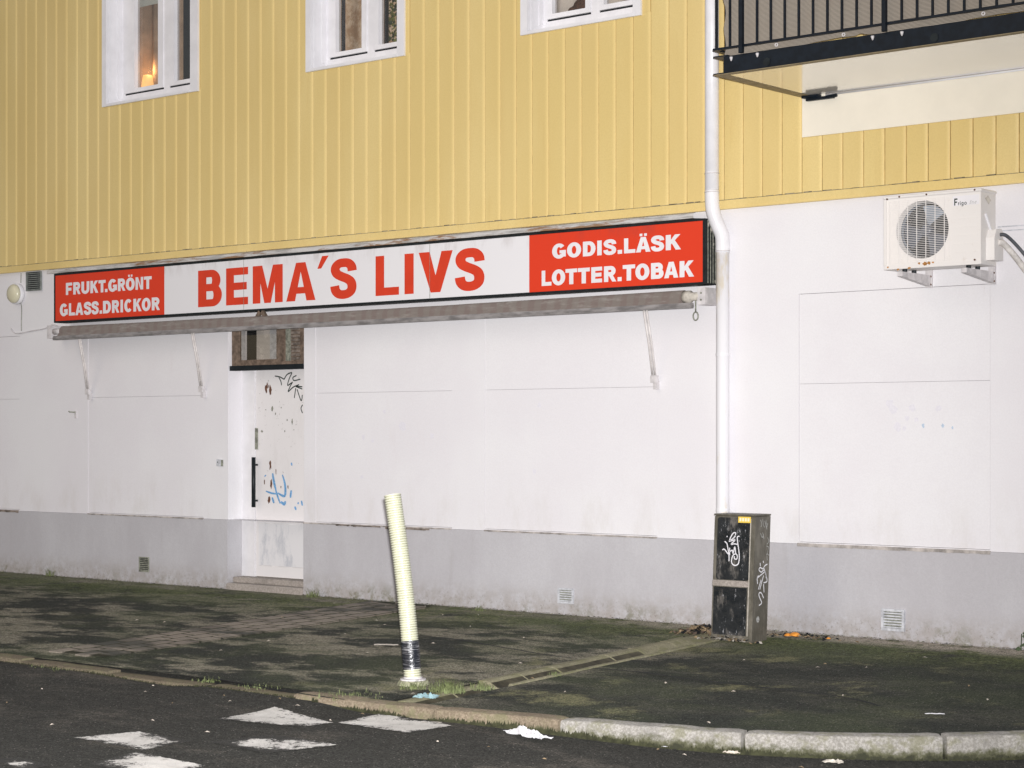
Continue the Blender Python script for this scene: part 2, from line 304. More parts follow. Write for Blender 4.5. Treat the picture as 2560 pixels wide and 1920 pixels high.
# ------------------------------------------------------------------ mesh helpers
WLOC = {}
class MB:
    def __init__(s): s.v = []; s.f = []; s.mi = []
    def add(s, vs, fs, mi=0):
        k = len(s.v); s.v += [tuple(p) for p in vs]
        for f in fs: s.f.append(tuple(i+k for i in f)); s.mi.append(mi)
        return s
    def box(s, x0, x1, y0, y1, z0, z1, mi=0, f=None):
        p = [(x0,y0,z0),(x1,y0,z0),(x1,y1,z0),(x0,y1,z0),(x0,y0,z1),(x1,y0,z1),(x1,y1,z1),(x0,y1,z1)]
        if f: p = [f(*q) for q in p]
        return s.add(p, [(0,3,2,1),(4,5,6,7),(0,1,5,4),(1,2,6,5),(2,3,7,6),(3,0,4,7)], mi)
    def bev(s, x0, x1, y0, y1, z0, z1, b, mi=0, f=None):
        # box with chamfered edges: three nested rings on z
        pts = []
        for (z, i) in ((z0, b), (z0+b, 0), (z1-b, 0), (z1, b)):
            pts += [(x0+i,y0+i+ (0 if i else b*0),z),(x1-i,y0+i,z),(x1-i,y1-i,z),(x0+i,y1-i,z)]
        if f: pts = [f(*q) for q in pts]
        fs = [(3,2,1,0),(12,13,14,15)]
        for r in range(3):
            for k in range(4): fs.append((r*4+k, r*4+(k+1)%4, r*4+4+(k+1)%4, r*4+4+k))
        return s.add(pts, fs, mi)
    def prism(s, poly, ax, a, b, mi=0, caps=True):
        # poly of 2-D points extruded along axis ax ('x','y','z') from a to b
        mk = {'x': lambda p, t: (t, p[0], p[1]), 'y': lambda p, t: (p[0], t, p[1]), 'z': lambda p, t: (p[0], p[1], t)}[ax]
        n = len(poly); vs = [mk(p, a) for p in poly] + [mk(p, b) for p in poly]
        fs = [(i, (i+1) % n, n+(i+1) % n, n+i) for i in range(n)]
        if caps: fs += [tuple(range(n-1, -1, -1)), tuple(range(n, 2*n))]
        return s.add(vs, fs, mi)
    def tube(s, path, r, n=12, mi=0, caps=True):
        rr = r if isinstance(r, (list, tuple)) else [r]*len(path)
        from mathutils import Vector
        P = [Vector(p) for p in path]; rings = []
        up = Vector((0.0123, .998, .05))
        for i, p in enumerate(P):
            d = (P[min(i+1, len(P)-1)] - P[max(i-1, 0)]).normalized()
            a = d.cross(up)
            if a.length < .05: a = d.cross(Vector((1,0,0)))
            a.normalize(); b = d.cross(a).normalized()
            rings.append([tuple(p + (a*cos(2*pi*k/n) + b*sin(2*pi*k/n))*rr[i]) for k in range(n)])
        vs = [q for R in rings for q in R]; fs = []
        for i in range(len(P)-1):
            for k in range(n): fs.append((i*n+k, i*n+(k+1) % n, (i+1)*n+(k+1) % n, (i+1)*n+k))
        if caps: fs += [tuple(range(n-1, -1, -1)), tuple(range((len(P)-1)*n, len(P)*n))]
        return s.add(vs, fs, mi)
    def grid(s, nu, nv, fn, mi=0):
        vs = [fn(i/nu, j/nv) for j in range(nv+1) for i in range(nu+1)]
        fs = [(j*(nu+1)+i, j*(nu+1)+i+1, (j+1)*(nu+1)+i+1, (j+1)*(nu+1)+i) for j in range(nv) for i in range(nu)]
        return s.add(vs, fs, mi)
    def disc(s, c, r, n=24, ax='y', mi=0, rz=None):
        rz = rz or r
        if ax == 'y': vs = [(c[0]+r*cos(2*pi*k/n), c[1], c[2]+rz*sin(2*pi*k/n)) for k in range(n)]
        elif ax == 'x': vs = [(c[0], c[1]+r*cos(2*pi*k/n), c[2]+rz*sin(2*pi*k/n)) for k in range(n)]
        else: vs = [(c[0]+r*cos(2*pi*k/n), c[1]+rz*sin(2*pi*k/n), c[2]) for k in range(n)]
        return s.add(vs, [tuple(range(n))], mi)
    def mesh(s, name, mats, smooth=False):
        me = bpy.data.meshes.new(name); me.from_pydata(s.v, [], s.f)
        for m in (mats if isinstance(mats, list) else [mats]): me.materials.append(m)
        for p, i in zip(me.polygons, s.mi): p.material_index = i; p.use_smooth = smooth
        me.update()
        return me
    def build(s, name, mats, parent=None, smooth=False):
        return link(name, s.mesh(name, mats, smooth), parent)
def wl_of(o):
    return WLOC.get(o.name, (0,0,0)) if o else (0,0,0)
def link(name, me, parent=None, shift=(0,0,0)):
    o = bpy.data.objects.new(name, me); COL.objects.link(o)
    if parent:
        o.parent = parent; w = wl_of(parent)
        o.location = (shift[0]-w[0], shift[1]-w[1], shift[2]-w[2])
    else: o.location = shift
    WLOC[o.name] = shift
    return o
def tag(o, label, cat, group=None, kind=None):
    o['label'] = label; o['category'] = cat
    if group: o['group'] = group
    if kind: o['kind'] = kind
    return o
def thing(name, loc, label, cat, group=None):
    o = bpy.data.objects.new(name, None); COL.objects.link(o); o.location = loc; o.empty_display_size = .2
    WLOC[o.name] = loc
    return tag(o, label, cat, group)
def structure(o, label=None):
    o['kind'] = 'structure'
    if label: o['label'] = label
    return o
def bx(name, mat, parent, *b, **k): return MB().box(*b, **k).build(name, mat, parent)
def frac(x): return x - math.floor(x)
def hsh(a, b=0.): return frac(sin(a*127.1 + b*311.7)*43758.5453)
def vnoise(x, y):
    xi, yi = math.floor(x), math.floor(y); fx, fy = x-xi, y-yi; fx = fx*fx*(3-2*fx); fy = fy*fy*(3-2*fy)
    a, b, c, d = hsh(xi,yi), hsh(xi+1,yi), hsh(xi,yi+1), hsh(xi+1,yi+1)
    return (a*(1-fx)+b*fx)*(1-fy) + (c*(1-fx)+d*fx)*fy
def lerp(a, b, t): return a+(b-a)*t
def interp(pts, x):
    if x <= pts[0][0]: return pts[0][1]
    for (a, b), (c, d) in zip(pts, pts[1:]):
        if x <= c: return b+(d-b)*(x-a)/(c-a)
    return pts[-1][1]
def ribbon(mb, pts, w, fn, mi=0, taper=False):
    # flat brush stroke in a plane: pts are (u, v), fn(u, v) -> 3-D point
    n = len(pts); L = []; R = []
    for i, (u, v) in enumerate(pts):
        a = pts[max(i-1,0)]; b = pts[min(i+1,n-1)]
        du, dv = b[0]-a[0], b[1]-a[1]; l = sqrt(du*du+dv*dv) or 1
        h = w/2*((.45+.55*sin(pi*min(1,max(0,(i+.5)/n)))) if taper else 1)
        L.append((u-dv/l*h, v+du/l*h)); R.append((u+dv/l*h, v-du/l*h))
    vs = [fn(*p) for p in L+R]
    mb.add(vs, [(i, n+i, n+i+1, i+1) for i in range(n-1)], mi)
def smooth(pts, k=5):
    out = []
    P = [pts[0]] + list(pts) + [pts[-1]]
    for i in range(1, len(P)-2):
        p0, p1, p2, p3 = P[i-1], P[i], P[i+1], P[i+2]
        for j in range(k):
            t = j/k
            out.append(tuple(.5*(2*p1[d] + (p2[d]-p0[d])*t + (2*p0[d]-5*p1[d]+4*p2[d]-p3[d])*t*t + (3*p1[d]-p0[d]-3*p2[d]+p3[d])*t**3) for d in range(len(p1))))
    out.append(tuple(pts[-1])); return out

# ------------------------------------------------------------------ road, pavement, kerb
KERB = smooth([(2.9,-4.45),(3.6,-4.44),(4.15,-4.41),(5.0,-4.27),(5.6,-4.17),(6.09,-4.06),(6.6,-3.83),(7.0,-3.54),(7.35,-3.15),(7.7,-2.5),(7.95,-1.7),(8.08,-.8),(8.15,.4),(8.15,3)], 6)
def kerb_y(x): return -4.42 if x < 2.9 else interp(KERB, x)
def pz(y): return .02*y
def sst(t): t = min(1, max(0, t)); return t*t*(3-2*t)
def road_z(x, y):
    z = -.15 - .04*sst((x-4.2)/1.6)
    z += .03*sst((2.2-x)/1.5)*sst((y+5.3)/.7)
    up = sst((x-1.7)/.5)*sst((3.7-x)/.6)*sst((y+5.1)/.6)
    return lerp(z, -.112, up) + .004*(vnoise(x*2, y*2)-.5)
def spaced(a, b, fa, fb, step): # fine between fa..fb, coarse outside
    xs = [a, (a+fa)/2, fa-3, fa-1]
    x = fa
    while x < fb: xs.append(x); x += step
    return xs + [fb, fb+1, fb+4, (fb+b)/2, b]
xs = spaced(-60, 80, -4, 10, .2); ys = spaced(-80, 60, -10, -2, .2)
rm = MB(); nx = len(xs)
rm.add([(x, y, road_z(x, y)) for y in ys for x in xs], [(j*nx+i, j*nx+i+1, (j+1)*nx+i+1, (j+1)*nx+i) for j in range(len(ys)-1) for i in range(nx-1)])
road = structure(rm.build('road', M['road'], None, True), 'dark asphalt road with worn white crossing squares')
marks = [[(3.162, -5.361), (3.121, -4.845), (3.8, -5.016), (3.774, -5.262)], [(3.823, -4.996), (3.764, -4.552), (4.413, -4.645), (4.408, -5.026)], [(3.095, -6.356), (3.187, -5.973), (3.687, -5.99), (3.73, -6.381)], [(3.799, -5.968), (3.862, -5.561), (4.393, -5.561), (4.319, -6.024)], [(3.862, -6.851), (3.739, -6.443), (4.363, -6.494), (4.456, -6.856)], [(3.356, -7.082), (3.408, -6.956), (3.726, -6.996), (3.787, -7.193)]]
for k, q in enumerate(marks):
    mb = MB()
    def fq(u, v, q=q, k=k):
        jit = .006
        a = [lerp(q[0][i], q[1][i], u) for i in (0,1)]; b = [lerp(q[3][i], q[2][i], u) for i in (0,1)]
        x, y = lerp(a[0], b[0], v), lerp(a[1], b[1], v)
        if u in (0,1) or v in (0,1): x += jit*(hsh(u*97+k, v*53)-.5)*2; y += jit*(hsh(u*31, v*77+k)-.5)*2
        return (x, y, road_z(x, y)+.005)
    mb.grid(30, 30, fq); po = mb.build('painted_square', M['mark'], road)
    at = po.data.attributes.new('inset', 'FLOAT', 'POINT')
    wr = [lambda u, v: .30*(1-u)**2*(1-v)**.5, lambda u, v: .10*abs(u-v), lambda u, v: .42*(u*v)**.8, lambda u, v: .50*(1-(u*v)**.5), lambda u, v: .36*(1-v)**1.5*(1-.5*u), lambda u, v: .40][k]
    at.data.foreach_set('value', [min(.22, u/30, 1-u/30, v/30, 1-v/30) - wr(u/30, v/30)*.9 for v in range(31) for u in range(31)])

XL = lambda y: 3.29-.095*y
XR = lambda y: 3.62-.082*y
bump = lambda x, y: .010*(vnoise(x*1.3+9, y*1.3)-.5) + .004*(vnoise(x*6, y*6)-.5)
pm = MB()
def fL(u, v):
    y = -4.42*v; x = lerp(-14, XL(y), u**.7); return (x, y, pz(y)+bump(x, y)*(1 if .01 < v < .99 else 0))
pm.grid(130, 36, fL)
def fR(u, v):
    x = lerp(XR(0), 8.1, u); y = v*kerb_y(x) if x > 4.2 else -4.41*v
    x += (XR(y)-XR(0))*(1-u); y = v*kerb_y(x)
    return (x, y, pz(y)+bump(x, y)*(1 if .01 < v < .99 else 0))
pm.grid(46, 36, fR)
pave = structure(pm.build('pavement', M['pave'], None, True), 'stained asphalt pavement with moss along the wall')

# pavers: a strip of small setts running from the wall to the kerb
def strip(u, v):  # u across 0..1, v from wall (0) to kerb (1)
    y = -.12 - 4.1*v; return (lerp(-.66-.14*y, .16-.095*y, u), y)
rows = 4; courses = 17
pm2 = MB(); pm2.grid(4, 40, lambda u, v: (*strip(u*1.02-.01, v*.985), pz(strip(u, v*.985)[1])+.0112)); pm2.build('paver_bed', M['moss'], pave)
brick_me = None
for r in range(rows):
    for cI in range(courses):
        v0 = (cI + (.5 if r % 2 else 0))/courses; v1 = v0 + .88/courses
        if v1 > 1.0: continue
        u0, u1 = r/rows + .020, (r+1)/rows - .020
        c = [strip(u0, v0), strip(u1, v0), strip(u1, v1), strip(u0, v1)]
        cx = sum(p[0] for p in c)/4; cy = sum(p[1] for p in c)/4
        mb = MB(); h = .0128+.002*hsh(r, cI)
        top = [(lerp(p[0], cx, .06)-cx, lerp(p[1], cy, .06)-cy, h + pz(p[1])-pz(cy) ) for p in c]
        bot = [(p[0]-cx, p[1]-cy, -.03) for p in c]
        mb.add(bot+top, [(7,6,5,4)[::-1]] + [(i, (i+1) % 4, 4+(i+1) % 4, 4+i) for i in range(4)])
        link('paver_brick', mb.mesh('paver_brick', M['brick']), pave, (cx, cy, pz(cy)))

# kerb stones
def kerb_stone(parent, path, mat, wid, top, bot, nm='kerb_stone'):
    mb = MB(); n = len(path); rings = []
    for i, (x, y) in enumerate(path):
        a = path[max(i-1,0)]; b = path[min(i+1,n-1)]; dx, dy = b[0]-a[0], b[1]-a[1]; l = sqrt(dx*dx+dy*dy); nxn, nyn = dy/l, -dx/l
        e = .012 if i in (0, n-1) else 0.
        w = wid + .010*(vnoise(x*9, 2)-.5) + .004*(hsh(i, x)-.5) - e; z = pz(y)
        j = .006*(vnoise(x*7, 5)-.5) + .002*(hsh(x*7, i)-.5) - e*.4
        prof = [(0, bot), (0, z+top+j), (.35*w, z+top+.003+j), (w-.016, z+top+j-.001), (w-.006, z+top-.005+j), (w-.001, z+top-.014+j), (w+.002, z+top-.04), (w+.006, bot)]
        rings.append([(x+nxn*p, y+nyn*p, q) for p, q in prof])
    m = len(rings[0]); vs = [p for R in rings for p in R]
    fs = [(i*m+k, i*m+k+1, (i+1)*m+k+1, (i+1)*m+k) for i in range(n-1) for k in range(m-1)]
    fs += [tuple(range(m-1,-1,-1)), tuple(range((n-1)*m, n*m))]
    mb.add(vs, fs); return mb.build(nm, mat, parent)
kerb = thing('kerb', (3,-4.45,-.15), 'stone kerb', 'kerb'); del kerb['category']; structure(kerb, 'row of stone kerb blocks along the pavement edge')
for k in range(16):
    x0 = -13.9+k*1.0; x1 = x0+.985
    drop = .0 if k < 14 else (.012 if k == 14 else .03)
    kerb_stone(kerb, [(lerp(x0, x1, t/6), -4.42) for t in range(7)], M['kerb_dirty'], .15, .004-drop, -.4)
kx = [2.16, 3.0, 4.15, 5.0, 6.09, 6.985, 7.40, 7.78, 8.0]
full = [(2.12 + .1*i, -4.42-.03*(i/8)) for i in range(8)] + KERB
for k in range(len(kx)-1):
    a, b = kx[k]+.009, kx[k+1]-.009
    P = [(lerp(a, b, t/24), 0) for t in range(25)]; P = [(x, interp(full, x)) for x, _ in P]
    kerb_stone(kerb, P, M['kerb_dirty'] if k == 0 else (M['kerb_brown'] if k in (1,2) else M['kerb']), .14, (-.02 if k == 0 else .006), -.4)

# drainage channel stones
chan = thing('drainage_channel', (3.5,-2.3,-.05), 'mossy shallow concrete gutter channel running from downpipe to kerb', 'gutter')
cuts = [-.42, -1.15, -1.62, -2.02, -2.72, -3.12, -3.5, -3.9, -4.36]
for k in range(len(cuts)-1):
    ya, yb = cuts[k]-.010, cuts[k+1]+.010; mb = MB(); rings = []
    for t in range(5):
        y = lerp(ya, yb, t/4); l, r = XL(y)-.004, XR(y)+.004; z = pz(y) - (.02 if k > 5 else 0) - .004*hsh(k)
        rings.append([(lerp(l, r, u), y, z+d+.003*(hsh(k*7+t, u)-.5)) for u, d in ((0,-.06),(.0,.012),(.22,.016),(.36,.004),(.55,-.022),(.75,-.026),(.86,-.006),(.9,.012),(1,.012),(1,-.06))])
    m = 10; vs = [p for R in rings for p in R]
    mb.add(vs, [(i*m+q, i*m+q+1, (i+1)*m+q+1, (i+1)*m+q) for i in range(4) for q in range(m-1)] + [tuple(range(m)), tuple(range(4*m, 5*m))])
    if k >= 2:
        for f_i in range(len(mb.f)-2):
            if f_i % (m-1) in (3,4,5): mb.mi[f_i] = 1
    mb.build('channel_stone', [M['channel'], M['chan_dirt']], chan)

# cracks in the asphalt
for pts in ([(1.22, -2.381), (1.363, -2.035), (1.848, -1.866), (2.582, -2.056), (3.169, -2.212), (3.422, -2.251)], [(3.857, -2.583), (4.244, -2.556), (4.692, -2.636), (5.27, -2.668), (5.894, -2.741), (6.268, -2.917)], [(2.106, -4.435), (2.578, -4.507), (3.092, -4.57), (3.467, -4.589)]):
    mb = MB(); ribbon(mb, [(x+.012*(hsh(x*31)-.5), y+.012*(hsh(y*37)-.5)) for x, y in smooth(pts, 8)], .022, lambda u, v: (u, v, pz(v)+.0085))
    mb.build('crack', M['dark'], pave)

# ------------------------------------------------------------------ building
bld = thing('apartment_building', (0,0,0), 'corner building with yellow board cladding over a white rendered ground floor', 'building')
BX0, BX1, TOP = -12., 6.9, 8.2
def wall_holes(name, mat, x0, x1, z0, z1, holes, y0, y1):
    xs = sorted({x0, x1, *[h[0] for h in holes], *[h[1] for h in holes]}); zs = sorted({z0, z1, *[h[2] for h in holes], *[h[3] for h in holes]})
    mb = MB()
    inh = lambda x, z: any(h[0] < x < h[1] and h[2] < z < h[3] for h in holes)
    for i in range(len(xs)-1):
        for j in range(len(zs)-1):
            if inh((xs[i]+xs[i+1])/2, (zs[j]+zs[j+1])/2): continue
            a, b, c, d = xs[i], xs[i+1], zs[j], zs[j+1]
            mb.add([(a,y0,c),(b,y0,c),(b,y0,d),(a,y0,d)], [(0,1,2,3)]); mb.add([(a,y1,c),(b,y1,c),(b,y1,d),(a,y1,d)], [(3,2,1,0)])
    for h in holes:
        a, b, c, d = h; vs = [(a,y0,c),(b,y0,c),(b,y0,d),(a,y0,d),(a,y1,c),(b,y1,c),(b,y1,d),(a,y1,d)]
        mb.add(vs, [(0,4,5,1),(1,5,6,2),(2,6,7,3),(3,7,4,0)])
    mb.add([(x0,y0,z0),(x0,y1,z0),(x0,y1,z1),(x0,y0,z1)], [(0,1,2,3)]); mb.add([(x1,y0,z0),(x1,y1,z0),(x1,y1,z1),(x1,y0,z1)], [(3,2,1,0)])
    return mb.build(name, mat, bld)
DX0, DX1 = -2.754, -1.658
PAN = [(-8.10,-6.222), (-5.004,-3.125), (-1.652+.0,.265), (.657,2.545), (3.915,5.54)]
PAN[2] = (-1.50, .265)
PZ = [(.712,1.9525), (1.9525,2.659)]
holes = [(DX0,DX1,.70,2.66)] + [(a,b,PZ[0][0],PZ[1][1]) for a, b in PAN]
wall_holes('ground_floor_wall', M['white'], BX0, BX1, .70, 3.40, holes, 0., .32)
for a, b in PAN:
    for k, z in enumerate(PZ):
        g = .003
        MB().box(a+g, b-g, .003+.002*hsh(a, k), .06, z[0]+(g if k == 0 else .0011), z[1]-(.0011 if k == 0 else g)).build('infill_panel', M['white'], bld)
        MB().box(a-.02, b+.02, .07, .3, z[0]-.0, z[1]+.0).build('joint_backing', M['joint'], bld)
for a, b in ((BX0, DX0), (DX1, BX1)):
    nseg = int((b-a)/.3); mb = MB()
    mb.add([(a,-.008,-.5),(b,-.008,-.5),(b,-.008,.6985),(a,-.008,.6985),(a,.32,-.5),(b,.32,-.5),(b,.32,.6985),(a,.32,.6985)], [(0,1,2,3),(3,2,6,7),(1,5,6,2),(4,0,3,7)])
    mb.build('plinth', M['plinth'], bld)
# ledges of the old window sills
for k, (a, b, m, h) in enumerate(((-5.0,-3.12,'ledge',.016), (-1.655,.265,'ledge',.014), (.657,2.55,'ledge',.016), (3.907,5.545,'ledge',.030), (-8.1,-6.236,'ledge_dark',.03))):
    mb = MB(); N = 40
    for i in range(N):
        xa, xb = lerp(a, b, i/N), lerp(a, b, (i+1)/N); d = .013+.003*hsh(i, k); t = h*(.72+.18*hsh(i*3, k))
        mb.box(xa, xb, -d, .02, .704-t, .704+.002*hsh(i, 5))
    mb.build('sill_ledge', M[m], bld)
for k, (a, b, z0, z1) in enumerate(((-.55,.0,.676,.694), (-1.0,-.62,.682,.698), (-1.2,-1.02,.684,.70))):
    mb = MB()
    for i in range(12): mb.box(lerp(a, b, i/12), lerp(a, b, (i+.9)/12), -.0245, -.006, z0+.006*hsh(i, k), z1)
    mb.build('rotten_sill_edge', M['ledge_dark'], bld)
# upper wall, openings, cladding
WIN = [(-4.70,-3.158), (-1.584,-.284), (1.112,2.416)]
WZ0, WZ1 = 5.05, 6.56
whole = [(a+.05, b-.05, WZ0+.03, WZ1-.05) for a, b in WIN]
wall_holes('upper_wall', M['seam'], BX0, BX1, 3.403, TOP, whole, 0.004, .32)
MB().box(BX1-.32, BX1, .33, 11, .70, 3.4).build('side_wall', M['white'], bld)
MB().box(BX1-.32, BX1+.006, .33, 11, -.5, .6985).build('side_plinth', M['plinth'], bld)
MB().box(BX1-.32, BX1, .33, 11, 3.403, TOP).build('side_wall_upper', M['yellow'], bld)
MB().box(BX0, BX0+.3, .33, 11, -.5, TOP).build('side_wall', M['white'], bld)
MB().box(BX0, BX1, 11.01, 11.3, -.5, TOP).build('rear_wall', M['white'], bld)
MB().box(BX0-.3, BX1+.3, -.4, 11.6, TOP+.003, TOP+.25).build('roof', M['dark'], bld)
MB().box(BX0+.31, BX1-.33, .33, 11, 3.25, 3.4).build('floor_slab', M['room_dark'], bld)
MB().box(BX0, BX1, -.040, .003, 3.372, 3.384).build('drip_trim', M['yellow'], bld)
MB().box(BX0, BX1, -.034, .003, 3.3845, 3.444).build('base_trim', M['yellow'], bld)
mbg = MB()
for i in range(220):
    xa = BX0 + i*(BX1-BX0)/220; t = .0035 + .0065*hsh(i, 3)**2
    mbg.box(xa, xa+(BX1-BX0)/220*(.6+.4*hsh(i)), -.0353, -.02, 3.4445, 3.4445+t)
mbg.build('grime_line', M['grime'], bld)['kind'] = 'stuff'
PIT = .1821; FRONT = -.030
PROF = [(.005,-.004), (.005,FRONT+.002), (.007,FRONT), (.150,FRONT), (.157,FRONT+.0008), (.163,FRONT+.0022), (.169,FRONT+.0042), (.1745,FRONT+.0066), (.1775,FRONT+.0100), (.1785,-.004)]
def clip_prof(a, b):
    pts = []
    def at(x):
        c = [(PROF[i], PROF[i+1]) for i in range(1, len(PROF)-2)]
        for p, q in c:
            if p[0] <= x <= q[0] and q[0] > p[0]: return (x, lerp(p[1], q[1], (x-p[0])/(q[0]-p[0])))
        return (x, FRONT)
    if a <= PROF[0][0] and b >= PROF[-1][0]: return PROF
    a = max(a, PROF[0][0]); b = min(b, PROF[-1][0])
    mid = [p for p in PROF[1:-1] if a < p[0] < b]
    return [(a, -.004), at(a)] + mid + [at(b), (b, -.004)]
def board(x, prof, z0, z1, cache={}):
    key = (tuple(prof), z0, z1)
    if key not in cache:
        mb = MB(); mb.prism([(p[0], p[1]) for p in prof], 'z', z0, z1)
        if prof is PROF: mb.mi[len(PROF)-2] = 1
        cache[key] = mb.mesh('cladding_board', [M['yellow'], M['seam']])
    link('cladding_board', cache[key], bld, (x, 0, 0))
k0 = -31
for k in range(k0, 74):
    x = -6.451+.03 + k*PIT
    if x < BX0 or x+PIT > BX1: continue
    cut = [w for w in WIN if w[0]+.02 < x+PIT and w[1]-.02 > x]
    if not cut: board(x, PROF, 3.449, TOP); continue
    a, b = cut[0][0]+.03-x, cut[0][1]-.03-x
    board(x, PROF, 3.449, WZ0+.02); board(x, PROF, WZ1-.02, TOP)
    if a > .02: board(x, clip_prof(0, a), WZ0+.0205, WZ1-.0205)
    if b < PIT-.02: board(x, clip_prof(b, PIT), WZ0+.0205, WZ1-.0205)

# windows
def window(x0, x1, fl, fr_, p1, p2, lab):
    w = MB()
    yF = -.052
    w.box(x0, x0+fl, yF, -.001, WZ0, WZ1); w.box(x1-fr_, x1, yF, -.001, WZ0, WZ1); w.box(x0+fl, x1-fr_, yF, -.001, WZ1-.08, WZ1)
    win = w.build('window', M['frame_white'], bld); win['label'] = lab
    xi0, xi1 = x0+fl, x1-fr_
    sl = MB(); yS = .16
    sl.box(xi0-.02, xi0+.004, -.0005, .30, WZ0+.03, WZ1-.03); sl.box(xi1-.004, xi1+.02, -.0005, .30, WZ0+.03, WZ1-.03)
    sl.box(xi0+.0045, xi1-.0045, -.0005, .30, WZ1-.084, WZ1-.06)
    sl.box(xi0+.0045, xi0+.016, .10, yS, WZ0+.1, WZ1-.09)
    sl.build('reveal_lining', M['frame_white'], win)
    si = MB(); si.prism([(yF,WZ0),(yF-.004,WZ0+.006),(yF-.004,WZ0+.028),(yS,WZ0+.085),(.3,WZ0+.085),(.3,WZ0+.0)], 'x', x0+fl+.001, x1-fr_-.001)
    si.build('sill', M['frame_white'], win)
    fm = MB(); zb, zt = WZ0+.0855, WZ1-.0845; e = .0055
    fm.box(xi0+e, xi0+.055, yS, .24, zb, zt); fm.box(xi1-.055, xi1-e, yS, .24, zb, zt)
    mid = (p1[1]+p2[0])/2
    fm.box(mid-.045, mid+.045, yS, .24, zb, zt); fm.box(xi0+.0555, mid-.0455, yS, .24, zb, zb+.05); fm.box(mid+.0455, xi1-.0555, yS, .24, zb, zb+.05)
    fm.box(xi0+.0555, mid-.0455, yS, .24, zt-.05, zt); fm.box(mid+.0455, xi1-.0555, yS, .24, zt-.05, zt)
    fm.build('frame', M['frame_white'], win)
    for (a, b), (oa, ob) in ((p1, (xi0+.0565, mid-.0465)), (p2, (mid+.0465, xi1-.0565))):
        s = MB(); zs = zb+.068; ze = zt-.055
        s.box(oa, a, yS-.012, .22, zs, ze); s.box(b, ob, yS-.012, .22, zs, ze); s.box(a+.0003, b-.0003, yS-.012, .22, zs, WZ0+.195); s.box(a+.0003, b-.0003, yS-.012, .22, ze-.07, ze)
        s.build('sash', M['frame_white'], win)
        MB().box(oa, ob, yS+.01, .21, zb+.0505, zs-.0005).build('sash_gap_shade', M['dark'], win)  # dark strip filling the gap under the sash, painted in as its shadow
        MB().box(a+.0005, b-.0005, .195, .199, WZ0+.1955, ze-.0705).build('pane', M['glass'], win)
    r = MB(); a, b, c, d, y0, y1 = xi0-.3, xi1+.3, WZ0-.5, WZ1+.3, .325, 2.4
    r.add([(a,y0,c),(b,y0,c),(b,y0,d),(a,y0,d),(a,y1,c),(b,y1,c),(b,y1,d),(a,y1,d)], [(4,5,6,7),(0,4,7,3),(1,2,6,5),(0,1,5,4),(3,7,6,2)])
    r.build('room_lining', M['room_dark'] if x0 < -3 else M['room_warm'], win)
    return win
w1 = window(-4.70,-3.158,.068,.115,(-4.405,-4.018),(-3.76,-3.39),'white casement window with a glowing lamp behind its left pane')
w2 = window(-1.584,-.284,.062,.088,(-1.374,-1.024),(-.80,-.45),'white casement window with patterned curtain and green plant')
w3 = window(1.112,2.416,.077,.082,(1.308,1.677),(1.877,2.24),'white casement window with pale curtain and brown furry shape')
def curtain(x0, x1, y, z0, z1, mat, waves, amp, label, name='curtain'):
    mb = MB()
    mb.grid(80, 6, lambda u, v: (lerp(x0, x1, u), y + amp*sin(u*waves*2*pi+.6*sin(u*9)) + amp*.4*sin(u*waves*5.3), lerp(z0, z1, v)))
    o = mb.build(name, mat, None, True); so = o.modifiers.new('thick', 'SOLIDIFY'); so.thickness = .003
    return tag(o, label, 'curtain' if name == 'curtain' else 'blind')
curtain(-4.75,-3.95,.42,5.1,6.5,M['curtain_brown'],4,.03,'brown folded curtain behind left pane of the window with lamp')
o = MB().box(-4.55,-4.0,.262,.268,6.135,6.5).build('roller_blind', M['blind']); tag(o, 'pale roller blind pulled partly down above the glowing lamp', 'blind')
curtain(-1.85,-.2,.40,5.0,6.5,M['lace'],5,.02,'mottled brown and grey lace curtain in the middle upstairs window')
curtain(1.0,2.5,.45,5.0,6.5,M['curtain_cream'],6,.025,'cream curtain in the upstairs window nearest the downpipe')
lamp = thing('table_lamp', (-4.42,.34,5.14), 'small lit table lamp glowing orange behind the leftmost window', 'lamp')
mb = MB(); mb.tube([(-4.42,.34,5.14),(-4.42,.34,5.16),(-4.42,.34,5.17),(-4.42,.34,5.22)], [.06,.055,.015,.013], 14); mb.build('lamp_base', M['wood'], lamp, True)
mb = MB(); mb.tube([(-4.42,.34,5.20),(-4.42,.34,5.30),(-4.42,.34,5.41)], [.075,.068,.05], 18); mb.build('lamp_shade', M['lit'], lamp, True)
pt = bpy.data.lights.new('lamp_bulb', 'POINT'); pto = bpy.data.objects.new('lamp_bulb', pt); COL.objects.link(pto); pto.parent = lamp; pto.location = (.03,.0,.33)
pt.energy = 1.6; pt.color = (1,.55,.22); pt.shadow_soft_size = .03
# furry shape on the sill
mb = MB()
def blob(mb, c, r, n=14, sq=1.0, seed=0):
    def fn(u, v):
        th, ph = 2*pi*u, pi*(v-.5); k = 1+.07*(vnoise(u*14+seed, v*9)-.5)*2
        return (c[0]+r[0]*cos(ph)*cos(th)*k, c[1]+r[1]*cos(ph)*sin(th)*k, c[2]+r[2]*sin(ph)*k)
    mb.grid(n*2, n, fn)
blob(mb, (1.535,.34,5.31), (.12,.08,.085)); blob(mb, (1.42,.31,5.285), (.045,.05,.032), 8); blob(mb, (1.41,.33,5.31), (.022,.03,.02), 6); blob(mb, (1.47,.36,5.355), (.028,.02,.035), 8)
tag(mb.build('plush_animal', M['fur'], None, True), 'dark brown furry animal shape lying on the inner window sill', 'plush toy')
